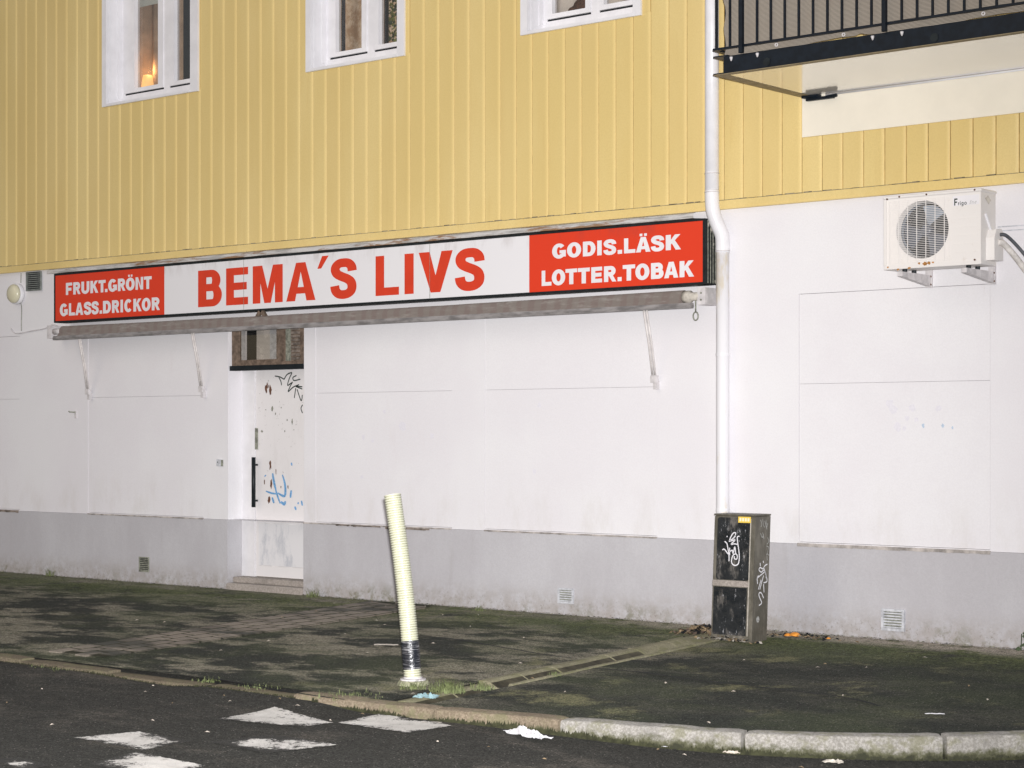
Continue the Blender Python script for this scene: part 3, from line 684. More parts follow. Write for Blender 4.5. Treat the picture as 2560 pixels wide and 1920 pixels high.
# house plant
pl = thing('house_plant', (-.72,.30,5.14), 'leafy green house plant in right pane of the middle window', 'plant')
MB().tube([(-.72,.31,5.14),(-.72,.31,5.26)], [.05,.07], 14).build('pot', M['wood'], pl)
lf = [MB(), MB()]
for k in range(190):
    u = random.random(); z = 5.24+u*.46; x = -.735+random.gauss(0,.06)*(1.1-.4*u); y = .30+random.gauss(0,.03); a = random.random()*6.28; s = .014+.016*random.random()
    t = random.uniform(-.6,.6); d = (cos(a)*s, sin(a)*s*.6, t*s); p = (-d[2]*.6, s*.3, abs(d[0])*.7+s*.4)
    lf[0 if hsh(k) > .45 else 1].add([(x-d[0],y-d[1],z-d[2]),(x+p[0],y+p[1]-.006,z+p[2]),(x+d[0],y+d[1],z+d[2]),(x-p[0],y-p[1],z-p[2])], [(0,1,2,3)])
lf[0].build('foliage', M['plant'], pl)['kind'] = 'stuff'
lf[1].build('foliage', M['plant2'], pl)['kind'] = 'stuff'
# glazing posts seen inside the middle window
MB().box(-1.372,-1.352,.225,.26,5.26,6.4).build('inner_post', M['black'], w2); MB().box(-.798,-.772,.225,.26,5.26,6.4).build('inner_post', M['black'], w2)

# door, recess and step
door = MB()
YD = .20
door.box(-2.558,-1.80,YD,YD+.05,.13,2.20)
d = door.build('door', M['door'], bld); d['label'] = 'white steel door with rust spots, black tag and blue spray'
MB().box(-2.7535,-2.566,YD-.012,YD+.05,.125,2.235).box(-1.795,-1.6585,YD-.012,YD+.05,.125,2.235).box(-2.565,-1.7955,YD-.012,YD+.05,2.205,2.235).build('door_frame', M['frame_white'], bld)
MB().box(-2.5655,-2.5585,YD+.012,YD+.04,.13,2.20).box(-2.558,-1.796,YD+.012,YD+.04,.1265,.1295).build('door_gap', M['grime'], d)
g = .008
MB().box(-2.515,-1.86,YD-.004,YD-.0005,.245,.675).build('lower_panel', M['door_panel'], d)
for zz in (.682,.662,.238): MB().box(-2.525,-1.85,YD-.006,YD-.0005,zz,zz+.005).build('panel_moulding', M['joint'], d)
MB().tube([(-2.535,.145,.825),(-2.535,.145,1.327)], .021, 12).build('pull_handle', M['black'], d, True)
MB().box(-2.54,-2.53,.155,YD-.0005,.88,.90).box(-2.54,-2.53,.155,YD-.0005,1.24,1.26).build('handle_mount', M['black'], d)
MB().box(-2.5595,-2.528,YD-.014,YD-.0005,1.405,1.62).build('lock_plate', M['vent_old'], d)
def blot(mb, x, y, z, rx, rz, seed, n=13, fn=None):
    p = [(x+rx*cos(2*pi*k/n)*(.55+.7*hsh(k, seed)), y, z+rz*sin(2*pi*k/n)*(.55+.7*hsh(k+50, seed))) for k in range(n)]
    mb.add([fn(*q) for q in p] if fn else p, [tuple(range(n))])
def dpx(x, y): # on the door face, from the two measured corners
    return None
mb = MB()
for k, (x, z, rx, rz) in enumerate([(-2.409, 2.017, 0.022, 0.045), (-2.345, 2.0, 0.018, 0.05), (-2.392, 2.044, 0.013, 0.03), (-2.369, 2.036, 0.008, 0.02), (-2.347, 1.254, 0.016, 0.055), (-2.336, 1.066, 0.018, 0.05), (-2.366, 0.902, 0.018, 0.04), (-2.265, 1.183, 0.006, 0.03), (-2.092, 1.032, 0.008, 0.02), (-2.193, 1.033, 0.008, 0.012), (-2.434, 1.074, 0.01, 0.03)]):
    mb = MB(); blot(mb, x, YD-.0012-.0001*k, z, rx, rz, k); mb.build('rust_spot', M['rust'], d)
mb = MB()
for k, (x, z, rx, rz) in enumerate([(-2.319, 1.813, 0.014, 0.03), (-2.272, 1.761, 0.008, 0.012), (-2.104, 1.698, 0.009, 0.012), (-2.032, 1.684, 0.012, 0.03), (-2.47, 1.586, 0.016, 0.014), (-2.138, 1.59, 0.007, 0.012), (-2.007, 1.601, 0.01, 0.004), (-2.415, 1.803, 0.012, 0.004), (-2.189, 1.823, 0.008, 0.008)]):
    mb = MB(); blot(mb, x, YD-.0012-.0001*k, z, rx, rz, k+20); mb.build('paint_smear', M['vent_old'], d)
mb = MB(); dm = lambda u, v: (u, YD-.0018, v)
for st in [[(-2.282, 2.138), (-2.212, 2.129), (-2.149, 2.104)], [(-2.224, 2.125), (-2.195, 2.085), (-2.184, 2.045)], [(-2.149, 2.1), (-2.109, 2.147), (-2.047, 2.167), (-2.041, 2.157), (-2.075, 2.106), (-2.098, 2.044), (-2.064, 2.055), (-2.024, 2.074)], [(-1.971, 2.138), (-2.018, 2.121), (-2.021, 2.105), (-2.001, 2.088), (-1.916, 2.1)], [(-2.03, 2.07), (-2.058, 2.035), (-2.089, 1.98), (-2.018, 2.023), (-1.933, 2.047)], [(-1.888, 2.025), (-1.979, 2.03), (-1.888, 2.003)], [(-1.979, 2.014), (-1.99, 1.971), (-2.001, 1.916)], [(-1.962, 2.002), (-1.905, 1.888), (-1.888, 1.946)], [(-1.883, 1.848), (-1.907, 1.813), (-1.885, 1.766)]]:
    ribbon(mb, smooth(st, 5), .012, dm)
mb.build('graffiti_tag', M['ink_black'], d)
mb = MB()
for k, st in enumerate([[(-2.413, 0.988), (-2.336, 0.97), (-2.259, 0.962)], [(-2.272, 1.014), (-2.252, 0.962), (-2.203, 0.867)], [(-2.314, 1.168), (-2.293, 1.077), (-2.265, 1.0)], [(-2.238, 0.972), (-2.14, 0.945), (-2.133, 1.051), (-2.171, 1.155)], [(-2.196, 0.886), (-2.147, 0.864), (-2.126, 0.893)], [(-2.321, 0.927), (-2.293, 0.87)], [(-2.057, 0.928), (-2.044, 1.004)], [(-1.995, 0.843), (-1.975, 0.81)], [(-1.9, 0.903), (-1.886, 0.855)], [(-1.954, 0.882), (-1.937, 0.873)], [(-2.044, 1.276), (-2.033, 1.248)], [(-2.423, 1.147), (-2.416, 1.135)]]):
    mb = MB(); ribbon(mb, smooth(st, 4), .020+.014*hsh(k), lambda u, v, k=k: (u, YD-.0018-.00015*k, v), 0, True); mb.build('blue_spray_stroke', M['ink_blue'], d)
# transom above the door
tr_ = MB(); ty = .05
tr_.box(-2.7525,-2.645,ty,ty+.06,2.245,2.655); tr_.box(-2.10,-2.055,ty,ty+.06,2.245,2.655); tr_.box(-2.6445,-2.1005,ty,ty+.06,2.245,2.30); tr_.box(-2.6445,-2.1005,ty,ty+.06,2.61,2.655)
tr_.box(-2.0545,-1.66,ty+.02,ty+.06,2.245,2.275)
tw = tr_.build('transom_window', M['wood'], bld); tw['label'] = 'small brown framed transom window with papered panes above the door'
MB().box(-2.753,-1.66,ty-.03,ty+.06,2.195,2.244).build('transom_bar', M['black'], tw)
MB().box(-2.644,-2.59,ty+.03,ty+.034,2.301,2.609).build('paper_strip', M['vent_white'], tw)
MB().box(-2.589,-2.42,ty+.055,ty+.059,2.301,2.609).build('dark_backing', M['dark'], tw)
MB().box(-2.419,-2.101,ty+.03,ty+.034,2.301,2.609).build('papered_pane', M['newsprint'], tw)
MB().box(-2.22,-2.13,ty+.025,ty+.0285,2.302,2.608).build('paper_strip', M['vent_white'], tw)
MB().box(-2.6445,-2.1005,ty+.012,ty+.015,2.301,2.609).build('pane', M['glass'], tw)
MB().box(-2.0545,-1.66,ty+.061,ty+.09,2.20,2.655).build('blocked_side', M['wood'], tw)
for i in range(9): MB().box(-1.93,-1.83,ty+.03,ty+.0605,2.29+i*.036,2.29+i*.036+.024).build('louvre_slat', M['ledge_dark'], tw)
MB().box(-2.0,-1.955,ty+.03,ty+.0605,2.28,2.60).build('louvre_frame', M['vent_old'], tw)
# step
mb = MB()
mb.bev(DX0+.0, DX1, -.025, .30, -.1, .065, .012); mb.build('lower_step', M['step'], bld)
MB().bev(DX0+.004, DX1-.004, .06, .30, .066, .122, .008).build('threshold', M['step'], bld)
MB().box(DX0, DX1, .31, .33, .1, 2.70).build('door_backing', M['dark'], bld)

# wall fixtures
def grille(name, x0, x1, z0, z1, n, mat, dep, label, frame=.012):
    t = thing(name, ((x0+x1)/2, 0, z0), label, 'vent')
    f = MB(); f.box(x0, x0+frame, -dep, -.0085, z0, z1); f.box(x1-frame, x1, -dep, -.0085, z0, z1); f.box(x0+frame+.0003, x1-frame-.0003, -dep, -.0085, z0, z0+frame); f.box(x0+frame+.0003, x1-frame-.0003, -dep, -.0085, z1-frame, z1)
    f.build('frame', mat, t)
    MB().box(x0+frame, x1-frame, -.0105, -.0083, z0+frame, z1-frame).build('opening', M['vent_old'] if mat is M['vent_white'] else M['dark'], t)
    h = (z1-z0-2*frame)/n
    for i in range(n):
        za = z0+frame+i*h
        MB().prism([(-dep+.001, za+h*.12), (-dep+.001, za+h*.60), (-.011, za+h*.68), (-.011, za+h*.20)], 'x', x0+frame+.0006, x1-frame-.0006).build('slat', mat, t)
    return t
grille('wall_vent', -6.073,-5.808,3.15,3.362,9,M['vent_grey'],.03,'dark grey slatted wall vent under the yellow cladding beside round lamp',.006)
grille('plinth_vent', -4.13,-3.968,.115,.272,7,M['vent_old'],.018,'dirty small vent grille in the plinth left of the door')
grille('plinth_vent', 1.505,1.675,.10,.232,5,M['vent_white'],.022,'small pale vent grille in the plinth below the middle wall panel',.016)
grille('plinth_vent', 4.655,4.85,.07,.236,6,M['vent_white'],.026,'larger pale blue-white vent grille in the plinth right of the cabinet',.02)
rl = thing('round_wall_lamp', (-6.28,0,3.13), 'round cream wall lamp with white base left of the sign', 'lamp')
mb = MB(); mb.tube([(-6.25,0,3.13),(-6.25,-.045,3.13),(-6.25,-.05,3.13)], [.118,.118,.110], 32); mb.build('lamp_base', M['frame_white'], rl, True)
mb = MB(); mb.tube([(-6.25,-.05,3.13),(-6.25,-.075,3.13),(-6.25,-.094,3.13),(-6.25,-.105,3.13),(-6.25,-.108,3.13)], [.105,.104,.09,.055,.01], 32); mb.build('lamp_dome', M['lamp_cream'], rl, True)
def cable(name, pts, r, mat, label, kk=6):
    mb = MB(); mb.tube(smooth(pts, kk), r, 6); return tag(mb.build(name, mat, None, True), label, 'cable')
cable('cable', [(-6.19,-.008,3.36),(-6.195,-.008,3.25)], .004, M['vent_old'], 'short thin grey cable above the round wall lamp')
cable('cable', [(-6.19,-.008,3.02),(-6.18,-.008,2.95),(-6.185,-.008,2.83),(-6.185,-.008,2.715)], .004, M['vent_old'], 'thin grey cable hanging straight down from the round wall lamp')
cable('cable', [(-6.37,-.01,2.745),(-6.31,-.012,2.695),(-6.2,-.012,2.688),(-6.0,-.012,2.705),(-5.75,-.012,2.725),(-5.62,-.012,2.76),(-5.52,-.014,2.745),(-5.46,-.03,2.72)], .006, M['galv'], 'sagging pale cable running along wall to the awning end')
hk = thing('wall_hook', (-5.21,0,1.79), 'small grey metal hook on the white wall left of door', 'hook')
MB().box(-5.225,-5.195,-.012,-.001,1.73,1.81).build('back_plate', M['galv'], hk); MB().tube([(-5.21,-.012,1.795),(-5.25,-.06,1.80),(-5.255,-.065,1.81)], .008, 8).build('prong', M['vent_old'], hk)
ic = thing('wall_box', (-2.87,0,1.25), 'small white bell box on the wall beside the door', 'doorbell')
MB().bev(-2.905,-2.845,-.022,-.0005,1.235,1.305,.004).build('housing', M['vent_white'], ic); MB().disc((-2.885,-.0225,1.275), .007, 10).build('button', M['black'], ic); MB().box(-2.845,-2.825,-.014,-.0005,1.235,1.30).build('side_plate', M['vent_old'], ic)

# faint marks on the wall
mb = MB(); fw = lambda u, v: (u, .0015, v)
for k, (x, z, r) in enumerate([(4.717, 1.79, 0.04), (4.75, 1.748, 0.035), (4.783, 1.612, 0.035), (4.901, 1.758, 0.03), (4.94, 1.67, 0.02), (4.836, 1.606, 0.02), (5.12, 1.751, 0.025), (4.862, 1.677, 0.02), (-0.353, 1.624, 0.05), (-0.856, 1.53, 0.025), (0.017, 1.538, 0.03), (1.282, 1.81, 0.025), (1.23, 1.233, 0.025), (-0.733, 1.494, 0.02), (-0.582, 1.77, 0.02), (-0.876, 1.156, 0.02)]):
    mb = MB(); blot(mb, x, -.0006-.00005*k if not (3.92 < x < 5.53 or .66 < x < 2.54 or -1.5 < x < .26) else .0020-.00005*k, z, r, r, k); mb.build('faded_marker_blot', M['ink_faint'], bld)
mb = MB()
for k, (x, z, r) in enumerate([(4.996, 1.624, 0.014), (5.159, 1.623, 0.012), (5.237, 1.606, 0.009)]): mb = MB(); blot(mb, x, .0015, z, r, r*1.3, k); mb.build('faded_blue_dot', M['ink_bluefaint'], bld)

# ------------------------------------------------------------------ bold sign lettering (flat vinyl)
def el(cx, cy, rx, ry, a0, a1, t, h, n=18):
    o = [(cx+rx*cos(radians(lerp(a0,a1,k/n))), cy+ry*sin(radians(lerp(a0,a1,k/n)))) for k in range(n+1)]
    i = [(cx+(rx-t)*cos(radians(lerp(a0,a1,k/n))), cy+(ry-h)*sin(radians(lerp(a0,a1,k/n)))) for k in range(n+1)]
    return ('band', o, i)
def q(*p): return ('poly', list(p))
def rc(x0, y0, x1, y1): return q((x0,y0),(x1,y0),(x1,y1),(x0,y1))
def glyph(ch, t=.30, h=.21):
    r = 1-t
    if ch == 'B': wb = .52; ru = (1-wb+h/2)/2; rl = (wb+h/2)/2; return [rc(0,0,t,1), rc(t,1-h,.56,1), rc(t,wb-h/2,.60,wb+h/2), rc(t,0,.60,h), el(.56,1-ru,.38,ru,-90,90,t,h), el(.60,rl,.40,rl,-90,90,t,h)]
    if ch == 'E': return [rc(0,0,t,1), rc(t,1-h,1,1), rc(t,.5-h/2,.94,.5+h/2), rc(t,0,1,h)]
    if ch == 'F': return [rc(0,0,t,1), rc(t,1-h,1,1), rc(t,.46-h/2,.88,.46+h/2)]
    if ch == 'L': return [rc(0,0,t,1), rc(t,0,1,h)]
    if ch == 'I': return [rc(0,0,1,1)]
    if ch == '.': return [rc(0,0,1,.26)]
    if ch == 'T': return [rc(0,1-h,1,1), rc(.5-t/2,0,.5+t/2,1-h)]
    if ch == 'M': s = t*.86; return [rc(0,0,s,1), rc(1-s,0,1,1), q((s*.55,1),(s*1.25,1),(.5+s*.42,0),(.5-s*.42,0)), q((1-s*.55,1),(.5+s*.42,0),(.5-s*.42,0),(1-s*1.25,1))]
    if ch == 'N': return [rc(0,0,t*.92,1), rc(1-t*.92,0,1,1), q((t*.5,1),(t*.98,1),(1-t*.5,0),(1-t*.98,0))]
    if ch == 'V': return [q((0,1),(t*1.05,1),(.5+t*.40,0),(.5-t*.46,0)), q((1,1),(.5+t*.46,0),(.5-t*.40,0),(1-t*1.05,1))]
    if ch in 'AÄ': 
        g = [q((0,0),(t*.98,0),(.5+t*.20,1),(.5-t*.52,1)), q((1,0),(.5+t*.52,1),(.5-t*.20,1),(1-t*.98,0)), rc(.25,.19,.75,.19+h*.85)]
        if ch == 'Ä': g += [rc(.26,1.06,.45,1.23), rc(.57,1.06,.76,1.23)]
        return g
    if ch in 'OÖ':
        g = [el(.5,.5,.5,.52,0,360,t,h,36)]
        if ch == 'Ö': g += [rc(.27,1.08,.45,1.25), rc(.57,1.08,.75,1.25)]
        return g
    if ch == 'C': return [el(.5,.5,.5,.52,42,318,t,h,30)]
    if ch == 'G': return [el(.5,.5,.5,.52,40,318,t,h,30), rc(.54,.34,1,.34+h*.85), rc(1-t*.92,.10,1,.36)]
    if ch == 'D': return [rc(0,0,t,1), rc(t,1-h,.5,1), rc(t,0,.5,h), el(.5,.5,.5,.5,-90,90,t,h,22)]
    if ch == 'R': return [rc(0,0,t,1), rc(t,1-h,.58,1), rc(t,.37,.58,.37+h), el(.58,.685,.40,.315,-90,90,t,h), q((.40,.42),(.72,.44),(1.04,0),(.70,0))]
    if ch == 'K': return [rc(0,0,t,1), q((t,.36),(t,.66),(.62,1),(1,1)), q((t*1.05,.52),(.60,.66),(1.04,0),(.68,0))]
    if ch == 'U': return [rc(0,.36,t,1), rc(1-t,.36,1,1), el(.5,.38,.5,.40,180,360,t,h,22)]
    if ch == 'S':
        C = smooth([(.83,.685),(.80,.80),(.68,.885),(.5,.905),(.31,.885),(.19,.80),(.185,.705),(.26,.62),(.44,.55),(.62,.495),(.765,.42),(.82,.31),(.79,.19),(.66,.115),(.49,.093),(.31,.115),(.19,.205),(.155,.325)], 4)
        L, Rr = [], []
        for k in range(len(C)):
            a, b = C[max(k-1,0)], C[min(k+1,len(C)-1)]; nx_, ny_ = -(b[1]-a[1])/h, (b[0]-a[0])/t; l = sqrt(nx_*nx_+ny_*ny_) or 1
            L.append((C[k][0]+nx_/l*t*.5, C[k][1]+ny_/l*h*.5)); Rr.append((C[k][0]-nx_/l*t*.5, C[k][1]-ny_/l*h*.5))
        return [('band', L, Rr)]
    if ch == '´': return [q((0,0),(.34,0),(1,1),(.42,1))]
    if ch == 'r': return [rc(0,0,t,.72), q((t,.42),(t,.66),(1,.74),(1,.52))]
    if ch == 'i': return [rc(0,0,1,.70), rc(0,.82,1,1)]
    if ch == 'l': return [rc(0,0,1,1)]
    if ch == 'o': return [el(.5,.36,.5,.38,0,360,t,h,26)]
    if ch == 'g': return [el(.46,.36,.46,.38,0,360,t,h,26), rc(1-t,-.1,1,.72), el(.5,-.08,.5,.26,200,360,t,h,16)]
    if ch == 'n': return [rc(0,0,t,.72), el(.5,.36,.5,.36,0,180,t,h,16), rc(1-t,0,1,.36)]
    if ch == 'e': return [el(.5,.36,.5,.38,20,320,t,h,26), rc(.1,.30,.95,.30+h*.7)]
    return []
def letter(ch, x0, x1, z0, z1, y, mat, parent, t=.30, h=.21, slant=0.):
    mb = MB(); wd = x1-x0; ht = z1-z0; yy = y
    for k, g in enumerate(glyph(ch, t, h)):
        yk = yy-.0004*k; f = lambda p: (x0+p[0]*wd+slant*p[1]*ht, yk, z0+p[1]*ht)
        if g[0] == 'poly': mb.add([f(p) for p in g[1]], [tuple(range(len(g[1])))])
        else:
            n = len(g[1]); mb.add([f(p) for p in g[1]] + [f(p) for p in g[2]], [(i, i+1, n+i+1, n+i) for i in range(n-1)])
    return mb.build('letter', mat, parent)

# shop sign light box
SY = -.20; SX0, SX1, SZ0, SZ1 = -5.328, 3.165, 2.763, 3.291
sign = thing('shop_sign', (-1.1,-.1,2.763), 'long red and white shop sign box reading BEMA´S LIVS', 'sign')
fr = MB(); e = .018
fr.box(SX0, SX1, SY-.004, -.035, SZ0, SZ0+e); fr.box(SX0, SX1, SY-.004, -.035, SZ1-e, SZ1); fr.box(SX0, SX0+.02, SY-.004, -.035, SZ0+e+.0003, SZ1-e-.0003); fr.box(SX1-.022, SX1, SY-.004, -.035, SZ0+e+.0003, SZ1-e-.0003)
fr.build('frame', M['black_frame'], sign)
MB().box(SX0+.03, SX1-.03, -.06, -.036, SZ0+.03, SZ1-.03).build('back_panel', M['black_frame'], sign)
for yk in (-.165,-.128,-.092,-.058): MB().box(SX1+.0003, SX1+.006, yk-.003, yk+.003, SZ0+.01, SZ1-.01).build('side_rib', M['vent_old'], sign)
seams = [SX0+.0203, -3.497, -2.296, .178, 1.336, SX1-.0223]
for k, m in enumerate(('sign_red','sign_white','sign_white','sign_white','sign_red')):
    MB().box(seams[k]+(.0025 if k in (2,3) else 0), seams[k+1]-.0003, SY, SY+.012, SZ0+e+.0003, SZ1-e-.0003).build('face_panel', M[m], sign)
def sz(v): return v
TEXT = [('BEMA´S', 'main', [('B', -2.976, -2.617), ('E', -2.557, -2.235), ('M', -2.169, -1.743), ('A', -1.695, -1.293), ('´', -1.268, -1.115), ('S', -1.088, -0.746), ('L', -0.502, -0.205), ('I', -0.136, -0.022), ('V', 0.04, 0.452), ('S', 0.484, 0.828)], 2.833, 3.2), ('l1', 'w', [('F', -5.124, -5.014), ('R', -4.997, -4.873), ('U', -4.857, -4.72), ('K', -4.704, -4.574), ('T', -4.567, -4.447), ('.', -4.458, -4.416), ('G', -4.405, -4.258), ('R', -4.244, -4.123), ('Ö', -4.114, -3.969), ('N', -3.956, -3.832), ('T', -3.821, -3.697)], 3.055, 3.185), ('l2', 'w', [('G', -5.23, -5.091), ('L', -5.072, -4.967), ('A', -4.96, -4.823), ('S', -4.814, -4.688), ('S', -4.684, -4.563), ('.', -4.548, -4.506), ('D', -4.491, -4.357), ('R', -4.342, -4.223), ('I', -4.201, -4.16), ('C', -4.139, -4.006), ('K', -3.991, -3.862), ('O', -3.855, -3.713), ('R', -3.696, -3.571)], 2.831, 2.963), ('r1', 'w', [('G', 1.59, 1.74), ('O', 1.752, 1.904), ('D', 1.923, 2.058), ('I', 2.075, 2.122), ('S', 2.143, 2.273), ('.', 2.289, 2.335), ('L', 2.355, 2.471), ('Ä', 2.477, 2.625), ('S', 2.631, 2.761), ('K', 2.778, 2.924)], 3.056, 3.18), ('r2', 'w', [('L', 1.475, 1.583), ('O', 1.587, 1.733), ('T', 1.736, 1.861), ('T', 1.869, 1.996), ('E', 2.012, 2.127), ('R', 2.146, 2.271), ('.', 2.288, 2.33), ('T', 2.341, 2.469), ('O', 2.471, 2.614), ('B', 2.63, 2.758), ('A', 2.762, 2.903), ('K', 2.915, 3.053)], 2.829, 2.96)]
for nm, st, chars, z0, z1 in TEXT:
    for ch, a, b in chars:
        if st == 'main':
            if ch == '´': letter(ch, a, b, lerp(z0,z1,.80), lerp(z0,z1,1.12), SY-.0008, M['vinyl_red'], sign)
            else: letter(ch, a, b, z0, z1, SY-.0008, M['vinyl_red'], sign, {'M':.30,'S':.35,'I':1,'L':.37,'B':.35,'E':.36,'V':.31,'A':.31}.get(ch,.3), .225 if ch == 'S' else .20)
        else: letter(ch, a, b, z0, z1, SY-.0008, M['vinyl_white'], sign, {'I':1,'O':.34,'Ö':.34,'G':.35,'C':.35,'E':.37,'F':.37,'L':.37,'T':.36,'B':.36,'D':.36,'R':.36,'K':.35,'S':.36,'N':.34,'U':.34,'A':.33,'Ä':.33}.get(ch,.3), .245)
for xs_ in (-2.296, .178): MB().box(xs_-.002, xs_+.002, SY-.0045, SY-.0035, SZ0+.02, SZ1-.02).build('panel_seam', M['vent_old'], sign)
# bird mess and bracket bits at the sign end
mb = MB()
for k, (y, z, ry, rz) in enumerate(((-.16,3.245,.012,.02),(-.12,3.215,.014,.035),(-.085,3.25,.012,.016),(-.10,3.12,.006,.018),(-.09,3.09,.008,.012),(-.10,3.06,.008,.01),(-.07,2.79,.008,.014))):
    n = 11; mb = MB(); mb.add([(SX1+.0075, y+ry*cos(2*pi*j/n)*(.6+.6*hsh(j,k)), z+rz*sin(2*pi*j/n)*(.6+.6*hsh(j+9,k))) for j in range(n)], [tuple(range(n))]); mb.build('bird_dropping', M['card'], sign)
# weathered flashing above the sign
flash = MB(); N = 60
for i in range(N):
    xa, xb = lerp(-5.44, 3.06, i/N), lerp(-5.44, 3.06, (i+1)/N); w = .004*(hsh(i)-.5); w2_ = .004*(hsh(i+1)-.5)
    flash.add([(xa,-.042,3.371),(xb,-.042,3.371),(xb,-.10,3.362+w2_),(xa,-.10,3.362+w),(xb,-.185,3.346+w2_),(xa,-.185,3.346+w),(xb,-.212,3.337+w2_),(xa,-.212,3.337+w),(xb,-.216,3.298+w2_),(xa,-.216,3.298+w),(xa,-.2,3.2985),(xb,-.2,3.2985),(xa,-.042,3.31),(xb,-.042,3.31)],
      [(0,1,2,3),(3,2,4,5),(5,4,6,7),(7,6,8,9),(9,8,11,10),(10,11,13,12)])
flo_ = flash.build('sign_flashing', M['flashing']); tag(flo_, 'weathered grey and rust streaked metal flashing along top of sign', 'flashing')

# ------------------------------------------------------------------ rolled awning with drop arms
aw = thing('awning', (-1.1,-.15,2.65), 'rolled up dirty grey brown awning under the shop sign', 'awning')
def roll(u, v):
    x = lerp(-5.24, 2.93, u); a = 2*pi*v; r = .053+.003*vnoise(x*3, v*5); sag = -.012*sin(pi*u)
    return (x, -.15+r*cos(a), 2.672+sag+r*sin(a))
mb = MB(); mb.grid(120, 16, roll); mb.build('fabric_roll', M['awning'], aw, True)
mb = MB(); mb.grid(100, 3, lambda u, v: (lerp(-5.25, 2.93, u), -.19-.045*v+.003*vnoise(u*70, 0), 2.665-.012*sin(pi*u)-.062*v)); mb.build('valance', M['awning'], aw, True)
mb = MB(); mb.prism([(-.262,2.572),(-.212,2.572),(-.205,2.59),(-.212,2.615),(-.258,2.615),(-.268,2.59)], 'x', -5.27, 3.06); mb.build('front_bar', M['awning_bar'], aw)
MB().tube([(-5.40,-.15,2.672),(-5.24,-.15,2.672)], .034, 14).build('axle', M['galv'], aw, True)
MB().tube([(2.93,-.15,2.672),(2.99,-.15,2.672),(3.0,-.15,2.672),(3.08,-.15,2.672)], [.05,.05,.034,.034], 16).build('gearbox', M['card'], aw, True)
MB().box(-5.47,-5.395,-.19,-.001,2.60,2.74).build('end_bracket', M['galv'], aw); MB().box(3.075,3.15,-.18,-.001,2.60,2.74).build('end_bracket', M['galv'], aw)
for z in (2.64,2.695): MB().tube([(3.112,-.18,z),(3.112,-.188,z)], .008, 8).build('bolt', M['vent_old'], aw)
mb = MB(); mb.tube([(3.045,-.16,2.65),(3.045,-.16,2.545)], .006, 8); mb.tube([(3.045+.024*sin(2*pi*k/20), -.16, 2.512+.034*cos(2*pi*k/20)) for k in range(21)], .006, 8, 0, False); mb.build('crank_eye', M['vent_old'], aw, True)
for k, (xt, xb_) in enumerate(((-4.843,-4.951),(-3.023,-3.107),(2.595,2.549))):
    mb = MB()
    for dx in (-.014,.014): mb.tube([(xt+dx,-.235,2.585),(lerp(xt,xb_,.5)+dx,-.13,2.30),(xb_+dx,-.045,2.03)], .0095, 8)
    a = mb.build('drop_arm', M['arm'], aw, True)
    m2 = MB(); m2.box(xb_-.03, xb_+.028, -.06, -.02, 1.985, 2.045); m2.box(xb_-.012, xb_+.022, -.045, -.001, 1.93, 2.0); m2.build('pivot', M['galv'], a)
mb = MB()
for sgn in (-1, 1): mb.box(-2.06+sgn*.05-.025, -2.06+sgn*.05+.025, -.20, -.17, 2.71, 2.765, 0, lambda x, y, z, s=sgn: (x - s*(z-2.71)*.8, y, z))
mb.build('middle_hanger', M['wood'], aw)

# ------------------------------------------------------------------ downpipe
dp = thing('downpipe', (3.245,-.07,0), 'white round downpipe with offset bend beside the shop sign', 'downpipe')
up = [(3.196,-.15,8.1),(3.196,-.15,5),(3.196,-.15,3.50)]
MB().tube(up, .0565, 20).build('upper_pipe', M['pipe_white'], dp, True)
bend = smooth([(3.196,-.15,3.52),(3.198,-.15,3.42),(3.205,-.145,3.34),(3.222,-.115,3.25),(3.24,-.08,3.17),(3.245,-.07,3.10),(3.245,-.07,3.02)], 4)
MB().tube(bend, .0575, 20).build('bend', M['pipe_white'], dp, True)
low = [(3.245,-.07,3.03),(3.245,-.07,1.5),(3.245,-.07,.32)] + smooth([(3.245,-.07,.25),(3.25,-.09,.18),(3.27,-.14,.10),(3.29,-.20,.06)], 4)
MB().tube(low, .053, 20).build('lower_pipe', M['pipe_peel'], dp, True)
for z in (3.65, 3.50): MB().tube([(3.196,-.15,z-.004),(3.196,-.15,z+.004)], .0605, 20).build('joint_ring', M['galv'], dp, True)
MB().tube([(3.245,-.07,3.028),(3.245,-.07,3.036)], .0605, 20).build('joint_ring', M['galv'], dp, True)
for z in (2.2,.95): MB().tube([(3.245,-.07,z-.012),(3.245,-.07,z+.012)], .056, 20).box(3.185,3.19,-.05,-.001,z-.012,z+.012).build('wall_clip', M['pipe_white'], dp)

# ------------------------------------------------------------------ balcony
bal = thing('balcony', (5.4,-.6,4.17), 'black steel balcony with beige woven screen and cream underside', 'balcony')
BR = 6.75; XS = 4.048
mb = MB(); mb.prism([(-1.256,4.196),(-1.256,4.320),(-1.195,4.320),(-1.195,4.312),(-1.248,4.312),(-1.248,4.204),(-1.195,4.204),(-1.195,4.196)], 'x', XS, BR); mb.build('front_channel', M['steel_black'], bal)
MB().box(XS+.002, BR, -1.254, -1.197, 4.1915, 4.1955).build('channel_underside', M['steel_olive_lit'], bal)
mb = MB(); mb.box(XS, XS+.008, -1.247, -.03, 4.21, 4.312); mb.box(3.956, XS+.03, -1.256, -.03, 4.322, 4.331); mb.box(3.956, XS-.0005, -1.256, -.03, 4.196, 4.204); mb.build('side_channel', M['steel_black'], bal)
MB().box(3.957, XS+.001, -1.254, -.032, 4.1915, 4.1957).build('side_underside', M['steel_olive_lit'], bal)
